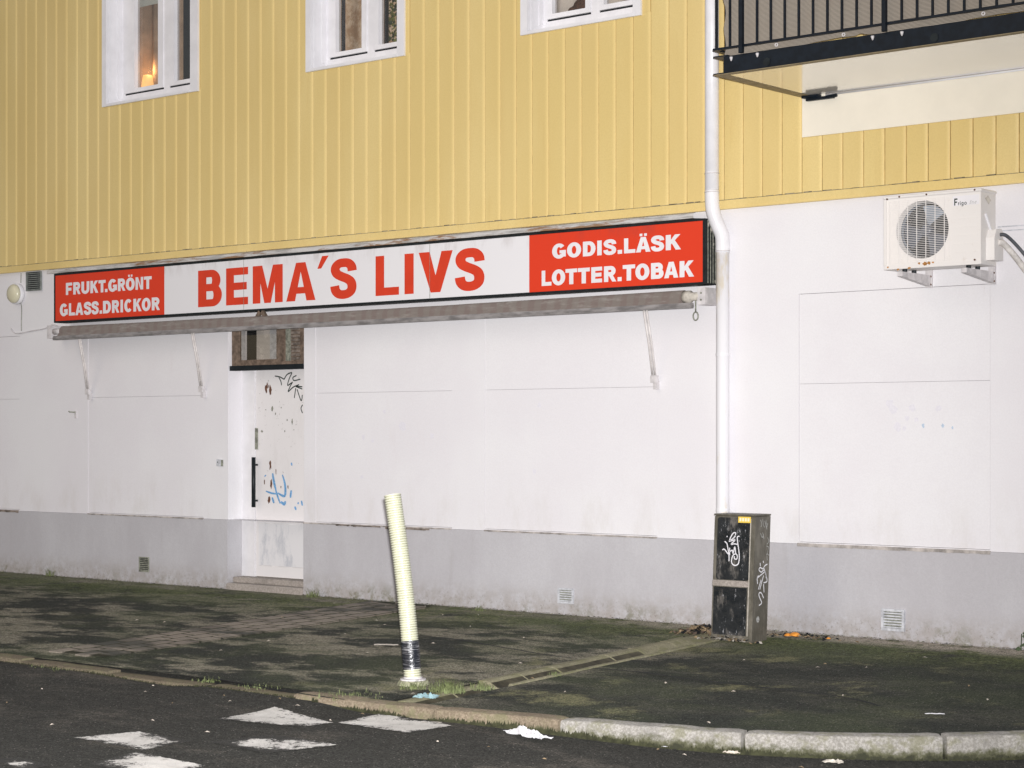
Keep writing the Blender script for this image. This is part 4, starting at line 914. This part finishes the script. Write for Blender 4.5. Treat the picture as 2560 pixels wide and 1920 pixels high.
mb = MB(); mb.grid(1, 1, lambda u, v: (lerp(XS+.012, BR, u), lerp(-1.19, -.045, v), 4.193)); mb.add([(XS+.012,-1.19,4.25),(BR,-1.19,4.25),(BR,-.045,4.25),(XS+.012,-.045,4.25)], [(0,1,2,3)])
mb.build('soffit_panel', M['soffit'], bal)
MB().box(XS+.03, BR, -1.18, -.046, 4.26, 4.31).build('deck', M['concrete'], bal)
MB().tube([(XS+.14,-.052,4.184),(BR,-.052,4.184)], .007, 10).build('edge_tube', M['pipe_white'], bal, True)
MB().box(XS-.05, XS+.10, -.10, -.048, 4.172, 4.190).box(XS-.02, XS+.22, -.085, -.05, 4.150, 4.1715).tube([(XS+.18,-.09,4.160),(XS+.26,-.09,4.165)], .014, 8).build('wall_fixing', M['steel_black'], bal)
mb = MB(); mb.box(3.956, BR, -1.262, -1.236, 4.372, 4.388); mb.build('bottom_rail', M['steel_black'], bal)
MB().box(3.956, 3.982, -1.2355, -.03, 4.372, 4.388).build('side_rail', M['steel_black'], bal)
MB().box(3.956, BR, -1.265, -1.233, 5.30, 5.34).build('top_rail', M['steel_black'], bal)
MB().box(3.956, 3.99, -1.2325, -.03, 5.30, 5.34).build('side_top_rail', M['steel_black'], bal)
bar = MB().box(-.0075, .0075, -.0075, .0075, 4.3885, 5.2995).mesh('baluster', M['steel_black'])
post = MB().box(-.015, .015, -.0155, .0155, 4.322, 5.2995).mesh('post', M['steel_black'])
k = 0
for i in range(-2, 23):
    x = 4.216 + i*.1167
    if i % 10 == 0: link('post', post, bal, (x, -1.278, 0))
    else: link('baluster', bar, bal, (x, -1.249, 0))
for i in range(1, 9): link('baluster', bar, bal, (3.972, -1.249+i*.14, 0))
mb = MB(); mb.grid(220, 24, lambda u, v: (lerp(4.03, BR-.02, u) + (.012*sin(v*23)+.008*sin(v*9) if u == 0 else 0), -1.222 + .010*sin(u*31)+.006*sin(u*83+v*3)-.004*v, lerp(4.330-.006*sin(u*13)+.012*math.exp(-((u-.42)/.012)**2), 5.29, v)))
sc = mb.build('woven_screen', M['screen'], bal, True); sd = sc.modifiers.new('thick', 'SOLIDIFY'); sd.thickness = .002
for x in (4.49, 5.04, 6.1): MB().tube([(x+.011*cos(2*pi*j/14), -1.24, 4.352+.011*sin(2*pi*j/14)) for j in range(15)], .004, 6, 0, False).build('grommet', M['galv'], bal, True)
for x in (4.118,4.343,5.282,5.508,6.45): MB().tube([(x,-1.262,4.308),(x,-1.262,4.298),(x,-1.262,4.278)], [.013,.012,.004], 8).build('bolt_cap', M['galv'], bal, True)
for x in (4.42,5.75): MB().tube([(x,-1.258,4.235),(x,-1.2605,4.235)], .03, 16).box(x+.02,x+.028,-1.263,-1.257,4.235,4.255).build('drain_stub', M['black_frame'], bal)
# cream panel on the wall below the balcony door
tag(MB().box(3.972, 6.7, -.046, -.0305, 3.878, 4.6).build('cream_panel', M['cream']), 'plain cream board fixed on the yellow cladding below the balcony', 'panel')

# ------------------------------------------------------------------ air conditioner
AY = -.42; ax0, ax1, az0, az1 = 4.907, 5.675, 2.768, 3.303; fcx, fcz, fr0 = 5.212, 3.043, .211
ac = thing('air_conditioner', (5.29,-.3,2.69), 'white wall mounted air conditioner outdoor unit with round fan grille', 'air conditioner')
mb = MB(); N = 64
px0, px1, pz0, pz1 = ax0, 5.445, az0+.03, az1-.02
def onrect(a):
    c, s = cos(a), sin(a); ts = []
    if c > 1e-9: ts.append((px1-fcx)/c)
    if c < -1e-9: ts.append((px0-fcx)/c)
    if s > 1e-9: ts.append((pz1-fcz)/s)
    if s < -1e-9: ts.append((pz0-fcz)/s)
    t = min(ts); return (fcx+c*t, AY, fcz+s*t)
angs = sorted([2*pi*k/N for k in range(N)] + [math.atan2(z-fcz, x-fcx) % (2*pi) for x in (px0,px1) for z in (pz0,pz1)])
n = len(angs); o = [onrect(a) for a in angs]; i_ = [(fcx+fr0*cos(a), AY, fcz+fr0*sin(a)) for a in angs]; i2 = [(fcx+(fr0-.012)*cos(a), AY+.05, fcz+(fr0-.012)*sin(a)) for a in angs]
mb.add(o+i_+i2, [(k, (k+1) % n, n+(k+1) % n, n+k) for k in range(n)] + [(n+k, n+(k+1) % n, 2*n+(k+1) % n, 2*n+k) for k in range(n)])
mb.box(px1, ax1, AY, -.19, pz0, pz1)
mb.add([(px0,AY,pz0),(px0,-.19,pz0),(px0,-.19,pz1),(px0,AY,pz1)], [(0,3,2,1)])
mb.add([(px0,-.19,pz0),(px1,-.19,pz0),(px1,-.19,pz1),(px0,-.19,pz1)], [(0,1,2,3)])
mb.build('casing', M['ac_white'], ac)
MB().bev(ax0-.006, ax1+.006, AY-.006, -.185, az1-.0195, az1+.004, .006).build('lid', M['ac_white'], ac)
MB().box(ax0-.003, ax1+.003, AY-.004, -.188, az0, az0+.0295).build('base_tray', M['ac_white'], ac)
MB().box(ax0-.004, ax0+.02, AY-.008, AY-.0005, az0+.031, az1-.022).build('corner_trim', M['ac_white'], ac)
MB().tube([(fcx,AY+.05,fcz),(fcx,AY+.16,fcz)], .198, 32, 0, False).disc((fcx,AY+.165,fcz), .2, 32).build('fan_well', M['dark'], ac)
mb = MB(); mb.tube([(fcx,AY+.052,fcz),(fcx,AY+.09,fcz)], .1965, 40, 0, False); mb.build('fan_shroud', M['fan_light'], ac, True)
fan = MB(); fan.tube([(fcx,AY+.05,fcz),(fcx,AY+.06,fcz),(fcx,AY+.12,fcz)], [.03,.045,.05], 20)
fn_o = fan.build('fan_hub', M['fan'], ac, True)
for b in range(3):
    a0 = radians(72+120*b); mb = MB()
    def blade(u, v, a0=a0):
        r = lerp(.04, .185, u); a = a0 + (v-.5)*lerp(.9, 1.15, u); return (fcx+r*cos(a), AY+.075+.035*(v-.5)+.01*u, fcz+r*sin(a))
    mb.grid(8, 8, blade); mb.build('fan_blade', M['fan_light' if b == 0 else 'fan'], ac, True)  # first blade in the paler shroud colour, as if catching light
gr = MB()
for k in range(36):
    z = pz0+.012+k*(pz1-pz0-.03)/35; gr.box(px0+.03, px1-.012, AY-.0062, AY-.0032, z-.0016, z+.0016)
gr.build('grille_wires', M['ac_white'], ac)['kind'] = 'stuff'
for k in range(7):
    x = px0+.045+k*.0735
    MB().box(x-.0026, x+.0026, AY-.0095, AY-.0064, pz0+.01, pz1-.016).build('grille_bar', M['ac_white'], ac)
for k in range(5): MB().box(px1+.02, ax1-.025, AY-.0025, AY-.0004, 2.86+k*.06, 2.864+k*.06).build('louvre_line', M['card'] if k == 9 else M['ac_white'], ac)
MB().box(px1+.012, ax1-.012, AY-.0012, AY-.0004, 3.195, 3.265).build('badge_plate', M['vinyl_white'], ac)
letter('F', 5.468, 5.494, 3.198, 3.248, AY-.0022, M['ink_black'], ac, .34, .2)
for ch, a, b, t in (('r',5.498,5.508,.5),('i',5.513,5.518,1),('g',5.524,5.541,.25),('o',5.547,5.566,.25)): letter(ch, a, b, 3.198, 3.226, AY-.0022, M['ink_black'], ac, t, .16)
for ch, a, b, t in (('l',5.588,5.591,1),('i',5.596,5.599,1),('n',5.605,5.618,.22),('e',5.624,5.640,.22)): letter(ch, a, b, 3.200, 3.226, AY-.0022, M['ink_grey'], ac, t, .14, .3)
mb = MB(); mb.prism([(-.34,2.80),(-.20,2.80),(-.20,3.0),(-.23,3.03),(-.31,3.02),(-.34,2.96)], 'x', ax1+.0005, ax1+.065); mb.build('valve_cover', M['ac_white'], ac)
mb = MB(); mb.add([(ax1+.001,-.36,3.24),(ax1+.001,-.30,3.20),(ax1+.02,-.30,3.23),(ax1+.02,-.35,3.26)], [(0,1,2,3)]); mb.build('lift_handle', M['card'], ac)
MB().tube([(ax1+.006,-.36,3.13),(ax1+.008,-.26,2.99)], .009, 8).build('side_handle', M['pipe_white'], ac)
mb = MB()
for k, (x, z, r) in enumerate(((5.19,2.80,.012),(5.24,2.795,.02),(5.27,2.797,.016),(5.30,2.80,.01),(5.02,2.765,.012),(4.935,2.785,.01),(5.11,2.77,.012))): (lambda m: (blot(m, x, AY-.0045-.0003*k, z, r, r*.7, k), m.build('rust_stain', M['ac_rust'], ac)))(MB())
for k, (x, z) in enumerate(((4.93,3.285),(5.03,3.295),(5.25,3.295),(5.63,3.298),(5.63,2.80))): MB().tube([(x,AY-.010,z),(x,AY-.003,z)], .007, 8).build('screw', M['rust'], ac)
for x in (5.05, 5.56):
    mb = MB()
    mb.add([(x-.02,-.45,2.745),(x-.02,-.02,2.745),(x-.02,-.02,2.662),(x-.02,-.45,2.713),(x+.02,-.45,2.745),(x+.02,-.02,2.745),(x+.02,-.02,2.662),(x+.02,-.45,2.713)], [(0,1,2,3),(7,6,5,4),(0,4,5,1),(1,5,6,2),(2,6,7,3),(3,7,4,0)])
    mb.box(x-.026, x+.028, -.018, -.001, 2.652, 2.79)
    br = mb.build('bracket', M['galv'], ac)
    for y in (-.38,-.24): MB().tube([(x,y,2.7455),(x,y,2.7675)], .018, 10).build('rubber_foot', M['black'], br)
    for z in (2.675,2.735): MB().tube([(x+.02,-.018,z),(x+.02,-.026,z)], .007, 8).build('bolt', M['rust'], br)
cable('refrigerant_hose', [(5.735,-.25,2.985),(5.77,-.22,2.98),(5.82,-.15,2.91),(5.90,-.08,2.78),(5.98,-.04,2.64),(6.08,-.02,2.45),(6.13,.03,2.38)], .013, M['cable_black'], 'black insulated hose curving down from air conditioner side')
cable('refrigerant_hose', [(5.735,-.27,2.93),(5.76,-.24,2.92),(5.80,-.17,2.85),(5.88,-.08,2.70),(5.95,-.05,2.58),(6.05,-.02,2.40),(6.10,.03,2.33)], .024, M['cable_white'], 'off-white wrapped hose curving down beside the black hose')
for z in (3.035,3.065): tag(MB().box(5.60, 5.90, -.006, -.001, z, z+.008).build('wall_conduit', M['vent_white']), 'thin white conduit stub on wall beside air conditioner, %s one' % ('lower' if z < 3.05 else 'upper'), 'conduit')

# ------------------------------------------------------------------ utility cabinet
CT = .037
def cf(x, y, z): return (x + CT*(z/.95), y, z)
cb = thing('utility_cabinet', (3.77,-.64,-.02), 'leaning olive grey utility cabinet with white graffiti in front of downpipe', 'cabinet')
cx0, cx1, cy0, cy1 = 3.588, 3.955, -.74, -.53
MB().bev(cx0, cx1, cy0, cy1, -.08, .94, .008, 0, cf).build('body', M['cab'], cb)
MB().bev(cx0-.002, cx1+.002, cy0-.009, cy1+.002, .9405, .952, .0015, 0, cf).build('lid', M['cab'], cb)
def rrect(x0, x1, z0, z1, r, y0, y1, mat, nm, par):
    pts = []
    for (cx, cz, a) in ((x1-r,z1-r,0),(x0+r,z1-r,90),(x0+r,z0+r,180),(x1-r,z0+r,270)):
        pts += [(cx+r*cos(radians(a+30*k)), cz+r*sin(radians(a+30*k))) for k in range(4)]
    n = len(pts); mb = MB()
    mb.add([cf(p[0],y0,p[1]) for p in pts] + [cf(p[0],y1,p[1]) for p in pts], [tuple(range(n))] + [(i,(i+1)%n,n+(i+1)%n,n+i) for i in range(n)])
    return mb.build(nm, mat, par)
rrect(cx0+.03, cx1-.045, .45, .925, .02, cy0-.006, cy0-.0005, M['cab_black'], 'upper_door', cb)
rrect(cx0+.012, cx1-.055, .03, .395, .006, cy0-.005, cy0-.0005, M['cab_black'], 'lower_door', cb)
MB().box(cx0+.004, cx1-.04, cy0-.012, cy0-.0005, .402, .446, 0, cf).build('middle_rail', M['step'], cb)
MB().box(cx1-.042, cx1-.036, cy0-.006, cy0-.0005, .03, .92, 0, cf).build('edge_trim', M['card'], cb)
st = MB().box(3.806, 3.918, cy0-.0085, cy0-.0065, .888, .934, 0, cf).build('yellow_sticker', M['sticker'], cb)
for k in range(4): MB().box(3.818+k*.024, 3.834+k*.024, cy0-.0095, cy0-.0088, .90, .924, 0, cf).build('sticker_mark', M['sticker_white'], st)
mb = MB(); cfm = lambda u, v: (u + 0, cy0-.0085, v)
for s in [[(3.814, 0.787), (3.818, 0.81), (3.795, 0.806), (3.772, 0.773), (3.764, 0.75), (3.795, 0.767), (3.818, 0.79)], [(3.757, 0.743), (3.787, 0.751), (3.814, 0.756), (3.776, 0.722), (3.803, 0.726), (3.833, 0.724)], [(3.852, 0.785), (3.833, 0.778), (3.837, 0.73), (3.848, 0.667), (3.85, 0.616), (3.841, 0.577), (3.814, 0.562), (3.787, 0.574), (3.78, 0.6), (3.795, 0.639), (3.822, 0.65), (3.833, 0.631), (3.826, 0.611), (3.806, 0.614), (3.806, 0.633)], [(3.718, 0.742), (3.738, 0.727), (3.745, 0.701), (3.753, 0.663), (3.758, 0.625), (3.757, 0.592)], [(3.697, 0.676), (3.715, 0.682), (3.738, 0.659), (3.749, 0.647)], [(3.764, 0.695), (3.763, 0.638)], [(3.764, 0.663), (3.787, 0.677), (3.795, 0.649), (3.81, 0.704), (3.818, 0.653)], [(3.738, 0.784), (3.743, 0.775)]]:
    ribbon(mb, smooth(s, 5), .0085, cfm)
mb.build('graffiti_tag', M['ink_white'], cb)
mb = MB(); sfm = lambda u, v: (cx1 + CT*(v/.95) + .0015, u, v)
for s in [[(-0.557, 0.57), (-0.592, 0.559), (-0.62, 0.538), (-0.656, 0.549), (-0.672, 0.531), (-0.636, 0.513), (-0.608, 0.527), (-0.576, 0.5), (-0.568, 0.464)], [(-0.609, 0.55), (-0.57, 0.483), (-0.555, 0.438), (-0.602, 0.431)], [(-0.675, 0.489), (-0.692, 0.471), (-0.685, 0.426)], [(-0.692, 0.471), (-0.652, 0.488), (-0.595, 0.511)], [(-0.638, 0.455), (-0.659, 0.412), (-0.671, 0.384)], [(-0.605, 0.485), (-0.631, 0.429), (-0.651, 0.382)], [(-0.601, 0.421), (-0.591, 0.356)], [(-0.658, 0.584), (-0.654, 0.559)], [(-0.618, 0.598), (-0.611, 0.582)], [(-0.594, 0.313), (-0.626, 0.352), (-0.656, 0.357), (-0.66, 0.335), (-0.628, 0.294), (-0.621, 0.275), (-0.655, 0.261)]]:
    ribbon(mb, smooth(s, 5), .0095, sfm)
mb.build('graffiti_tag', M['ink_white'], cb)
mb = MB()
for s in [[(-0.673, 0.911), (-0.653, 0.879), (-0.663, 0.857)], [(-0.644, 0.917), (-0.629, 0.871), (-0.616, 0.852)], [(-0.614, 0.903), (-0.587, 0.851), (-0.571, 0.882)], [(-0.596, 0.909), (-0.58, 0.834)], [(-0.666, 0.809), (-0.641, 0.776), (-0.625, 0.801)], [(-0.637, 0.814), (-0.616, 0.762)], [(-0.564, 0.773), (-0.55, 0.74), (-0.573, 0.721)], [(-0.578, 0.709), (-0.547, 0.695), (-0.562, 0.65), (-0.532, 0.636)], [(-0.567, 0.631), (-0.559, 0.599)], [(-0.547, 0.688), (-0.573, 0.638)]]:
    ribbon(mb, smooth(s, 4), .006, sfm)
mb.build('faded_graffiti', M['ink_grey'], cb)
x0_, z0_ = (-0.665, 0.156)
mb = MB(); mb.disc((cx1+.0075, x0_, z0_), .022, 20, 'x', 0, .024); mb.build('round_sticker', M['ink_grey'], cb)

# ------------------------------------------------------------------ bollard
BBX, BBY = 3.322, -3.806
bo = thing('bollard', (BBX,BBY,-.075), 'leaning pale yellow corrugated plastic bollard with black tape at its foot', 'bollard')
B0 = (BBX-.002,BBY,-.040); B1 = (BBX-.186,BBY,1.160)
def axis(t):
    return (lerp(B0[0], B1[0], t) + .018*sin(pi*t)*(1), B0[1], lerp(B0[2], B1[2], t))
mb = MB(); path = []; rad = []
NR = 76
for k in range(NR):
    for dt, r in ((0,.0505),(.22,.0505),(.36,.0575),(.84,.0575)): path.append(axis((k+dt)/NR)); rad.append(r)
mb.tube(path, rad, 28)
for fi in range(len(mb.f)-2):
    if (fi//28) % 4 == 0: mb.mi[fi] = 1
mb.build('corrugated_tube', [M['bollard'], M['groove']], bo)
MB().tube([axis(.050+.155*t/7) for t in range(8)], [.0590,.0596,.0592,.0598,.0593,.0597,.0592,.0596], 28, 0, False).build('black_tape', M['tape'], bo, True)
MB().tube([(BBX,BBY,-.050),(BBX,BBY,-.041),(BBX,BBY,-.038),(BBX,BBY,-.028)], [.085,.085,.062,.062], 28).build('base_flange', M['galv'], bo)
MB().tube([(BBX+.005,BBY,-.13),(BBX+.005,BBY,-.074),(BBX+.005,BBY,-.0505)], [.13,.108,.095], 14).build('concrete_foot', M['concrete'], bo)

# ------------------------------------------------------------------ weeds, moss, leaves
def tuft(x, y, z, n, h, sp, label, mat='grass'):
    mb = MB()
    for k in range(n):
        a = random.random()*2*pi; r = sp*random.random(); bx_, by_ = x+r*cos(a)*1.3, y+r*sin(a); hh = h*(.25+.85*random.random()**1.5); ln = hh*random.uniform(.3,1.5); b = random.random()*2*pi; w = .0014+.0018*random.random()
        px, py = -sin(b)*w, cos(b)*w
        p0 = (bx_, by_, z-.004); p1 = (bx_+cos(b)*ln*.35, by_+sin(b)*ln*.35, z+hh*.65); p2 = (bx_+cos(b)*ln, by_+sin(b)*ln, z+hh*.95)
        mb.add([(p0[0]-px,p0[1]-py,p0[2]),(p0[0]+px,p0[1]+py,p0[2]),(p1[0]+px*.8,p1[1]+py*.8,p1[2]),(p1[0]-px*.8,p1[1]-py*.8,p1[2]),p2], [(0,1,2,3),(3,2,4)])
    return tag(mb.build('grass_tuft', M[mat]), label, 'grass', 'weeds in the pavement', 'stuff' if ' along ' in label or 'sparse' in label or 'low grass on' in label else None)
tuft(3.74,-3.93,-.078,420,.08,.10,'largest bright grass tuft just right of the bollard')
tuft(3.47,-3.97,-.079,130,.055,.08,'small grass tuft in front of the bollard foot')
tuft(3.85,-3.72,-.075,90,.055,.07,'thin grass tuft in the end of drainage channel')
tuft(-1.44,-.09,-.002,90,.09,.06,'grass tuft beside the door step')
tuft(-5.62,-.05,0,60,.10,.05,'grass tuft at the plinth below the left wall panel')
tuft(.70,-.13,-.003,50,.05,.06,'low grass tuft at the plinth behind the bollard')
tuft(3.86,-3.0,-.062,40,.04,.05,'tiny grass sprout in the middle of drainage channel')
tuft(.62,-4.62,-.15,70,.07,.08,'grass tuft under the low kerb at the far left')
tuft(.40,-4.62,-.15,50,.06,.06,'grass tuft at the far left kerb, nearer the frame edge')
tuft(2.05,-4.46,-.10,50,.035,.10,'sparse grass where the low kerb ends')
tuft(2.55,-4.45,-.10,60,.03,.14,'thin grass along the dropped kerb')
tuft(3.35,-4.44,-.09,110,.04,.2,'low grass on the kerb below the bollard')
lw = MB()
for k in range(14):
    a = random.random()*6.28; r = .02+.05*random.random(); x, y, z = 5.83+r*cos(a), -.05+r*sin(a)*.5, .01+.12*random.random(); s = .014+.014*random.random()
    lw.add([(x-s,y,z),(x,y-.006,z-s*.7),(x+s,y,z+s*.2),(x,y-.004,z+s*.8)], [(0,1,2,3)])
lw.tube([(5.80,-.04,0),(5.81,-.05,.12)], .004, 6)
tag(lw.build('leafy_weed', M['ivy']), 'dark leafy weed at the wall foot at the right edge', 'weed')
lw = MB()
for k, (x, y, z, s, m) in enumerate(((3.545,-.60,.27,.045,0),(3.56,-.62,.20,.03,0),(3.55,-.58,.34,.018,0))):
    n = 12; lw.add([(x+s*.6*cos(2*pi*j/n)*(1-.2*cos(4*pi*j/n)), y+.01*sin(j), z+s*1.2*sin(2*pi*j/n)) for j in range(n)], [tuple(range(n))])
lw.tube([(3.56,-.58,-.01),(3.555,-.59,.12),(3.548,-.6,.26)], .004, 6)
tag(lw.build('leafy_weed', M['vent_old']), 'pale round leaf sticking out left of the cabinet', 'weed')
def flakes(c, n, sx, sy, h, smin, smax, mats):
    mb = MB()
    for k in range(n):
        x, y = c[0]+random.gauss(0, sx), c[1]+random.gauss(0, sy); z = c[2]+h*random.random()*math.exp(-((x-c[0])/sx)**2/2); s = random.uniform(smin, smax); a = random.random()*6.28; tl = random.uniform(-.6,.6)
        u = (cos(a)*s, sin(a)*s, tl*s); v = (-sin(a)*s*.6, cos(a)*s*.6, random.uniform(-.4,.4)*s)
        mb.add([(x-u[0],y-u[1],z-u[2]+.008),(x+v[0],y+v[1],z+v[2]+.008),(x+u[0],y+u[1],z+u[2]+.008),(x-v[0],y-v[1],z-v[2]+.008)], [(0,1,2,3)], k % len(mats))
    return mb, mats
mb, ms = flakes((3.40,-.55,-.005), 220, .10, .10, .07, .012, .035, [M['leaf_dry'], M['dark'], M['wood']])
tag(mb.build('leaf_pile', ms), 'heap of brown dead leaves against the left of the cabinet', 'leaves', None, 'stuff')
mb, ms = flakes((4.12,-.30,-.004), 120, .16, .06, .02, .008, .025, [M['leaf_dry'], M['dark'], M['dark']])
tag(mb.build('leaf_pile', ms), 'scatter of dark rotten leaves by the wall right of the cabinet', 'leaves', None, 'stuff')
mb, ms = flakes((3.75,-.80,-.012), 160, .13, .035, .03, .006, .02, [M['card'], M['leaf_dry'], M['dark']])
tag(mb.build('dirt_heap', ms), 'grey dirt and leaf bits heaped along the cabinet foot', 'dirt', None, 'stuff')
# moss fringe under the right-hand kerb
mb = MB()
for k in range(5200):
    x = random.uniform(3.2, 7.9); y0 = interp(full, x); dx = .01; y1 = interp(full, x+dx); l = sqrt(dx*dx+(y1-y0)**2); nxn, nyn = (y1-y0)/l, -dx/l
    dens = vnoise(x*4.2, 3) * (1.25 if x < 5.2 else .95)
    if random.random() > (dens-.25)*1.5: continue
    off = .148 + .012*random.random(); hh = (.008+.045*random.random()*dens*random.random()); xx, yy = x+nxn*off, y0+nyn*off; z = road_z(xx, yy)
    w = .006+.009*random.random(); tx, ty_ = dx/l*w, (y1-y0)/l*w; lean = random.uniform(-.01,.012)
    mb.add([(xx-tx,yy-ty_,z-.004),(xx+tx,yy+ty_,z-.004),(xx+lean,yy-nyn*.006,z+hh)], [(0,1,2)], 0 if random.random() < .7 else 1)
tag(mb.build('moss', [M['moss'], M['moss']]), 'dark moss fringe growing along the foot of the curved kerb', 'moss', None, 'stuff')
mb = MB()
for k in range(1200):
    x = random.uniform(-4, 3.2); y = -4.42-.155-.012*random.random(); hh = .006+.02*random.random()*vnoise(x*5, 8); z = road_z(x, y); w = .004+.006*random.random()
    mb.add([(x-w,y,z-.004),(x+w,y,z-.004),(x+random.uniform(-.01,.01),y+.008,z+hh)], [(0,1,2)])
tag(mb.build('moss', M['moss']), 'thin moss line along the low straight kerb on the left', 'moss', None, 'stuff')
# dirt line along the wall foot
mb, ms = MB(), [M['step'], M['moss'], M['concrete']]
for k in range(2600):
    x = random.uniform(-8, 6.8)
    if DX0 < x < DX1: continue
    y = -.012-abs(random.gauss(0, .03)); s = random.uniform(.004, .016); a = random.random()*6.28; z = pz(y)+.006
    mb.add([(x-s*cos(a),y-s*sin(a),z),(x+s*.5*sin(a),y-s*.5*cos(a),z+.004),(x+s*cos(a),y+s*sin(a),z+.003),(x-s*.5*sin(a),y+s*.5*cos(a),z+.008*random.random())], [(0,1,2,3)], random.choice((0,0,1,1,2)))
tag(mb.build('wall_foot_debris', ms), 'crumbled dirt and moss bits along the foot of the plinth', 'dirt', None, 'stuff')

# ------------------------------------------------------------------ litter
def crumple(name, c, sx, sy, h, mat, label, cat, seed, n=16, rot=0.):
    mb = MB()
    def fn(u, v):
        a = (u-.5)*2; b = (v-.5)*2; e = 1+.35*(vnoise(u*5+seed, v*5)-.5)
        x, y = a*sx*e, b*sy*e; z = h*(.55*vnoise(u*6+seed, v*6+seed)**1.5+.45*abs(vnoise(u*13+seed, v*11)-.5)*2)*(1-.6*max(abs(a),abs(b))**3)
        return (c[0]+x*cos(rot)-y*sin(rot), c[1]+x*sin(rot)+y*cos(rot), c[2]+z+.006)
    mb.grid(n+6, n+6, fn); o = mb.build(name, mat); sd = o.modifiers.new('thick', 'SOLIDIFY'); sd.thickness = .0015
    return tag(o, label, cat)
crumple('paper_tissue', (4.93,-4.58,-.168), .17, .05, .06, M['paper'], 'crumpled white tissue in the gutter under the kerb', 'tissue', 3, 16, -.35)
crumple('plastic_wrapper', (3.80,-4.20,-.088), .07, .06, .045, M['teal'], 'crumpled turquoise wrapper on the pavement in front of bollard', 'wrapper', 8, 16, .4)
crumple('paper_scrap', (1.77,-2.43,-.048), .09, .035, .012, M['card'], 'flat pale paper scrap on the pavement left of bollard', 'paper', 5, 8, .5)
crumple('paper_slip', (6.66,-2.98,-.06), .05, .014, .008, M['paper'], 'small white paper slip on the dark pavement at right', 'paper', 6, 6, .6)
crumple('card_scrap', (4.22,-4.66,-.155), .08, .05, .01, M['card'], 'flat grey card scrap on the road below the kerb', 'paper', 9, 6, .5)
crumple('paper_strip', (5.75,-4.27,-.188), .09, .012, .008, M['paper'], 'thin white paper strip in the gutter under the kerb', 'paper', 11, 8, .25)
crumple('paper_strip', (6.45,-4.05,-.19), .075, .012, .008, M['card'], 'short pale stick of card in the gutter below the right kerb', 'paper', 12, 6, .5)
crumple('dry_leaf', (6.67,-4.13,-.19), .05, .03, .03, M['card'], 'curled grey-beige dead leaf on the road at the bottom right', 'leaf', 14, 8, .2)
crumple('dry_leaf', (6.72,-3.80,-.18), .03, .03, .05, M['leaf_pale'], 'tan upright leaf leaning on the right kerb', 'leaf', 15, 8, .2)
crumple('dry_leaf', (6.09,-4.23,-.188), .045, .022, .02, M['leaf_pale'], 'pale leaf in the gutter near the kerb joint', 'leaf', 16, 8, .2)
for k, (x, y, r, lab) in enumerate(((4.075,-.32,.05,'largest bright orange peel piece by the wall right of the cabinet'),(4.02,-.33,.035,'smaller orange peel piece beside the cabinet'),(4.36,-.30,.018,'tiny orange peel bit farthest right of the cabinet'))):
    mb = MB(); mb.grid(12, 6, lambda u, v: (x+r*cos(2*pi*u)*sin(v*1.35), y+r*.8*sin(2*pi*u)*sin(v*1.35), pz(y)+.01+r*.75*cos(v*1.35)))
    tag(mb.build('orange_peel', M['orange'], None, True), lab, 'peel', 'orange peel by the wall')
# scattered small leaf bits
for k in range(64):
    if k < 40: x = random.uniform(-1.5, 7.2); y = random.uniform(kerb_y(x)+.1, -.15); z = pz(y)+.009
    else: x = random.uniform(1.2, 6.8); y = kerb_y(x)-.2-1.6*random.random()**1.6; z = road_z(x, y)+.007
    s = random.uniform(.008, .022); a = random.random()*6.28; mb = MB()
    mb.add([(-s,0,0),(-.2*s,-.45*s,.004),(s,.1*s,.002),(.1*s,.5*s,.007),(0,0,.009)], [(0,1,4),(1,2,4),(2,3,4),(3,0,4)])
    o = mb.build('leaf_bit', M['leaf_pale'] if hsh(k, 2) > .3 else M['leaf_dry']); o.location = (x, y, z); o.rotation_euler = (0, 0, a)
    tag(o, 'tiny %s leaf bit lying on the %s' % ('pale' if hsh(k, 2) > .3 else 'brown', ('pavement left of the drainage channel' if x < 3.5 else 'pavement right of the drainage channel') if k < 40 else ('road by the painted squares' if x < 4.4 else 'road below the curved kerb')), 'leaf', 'leaf bits scattered on the ground')
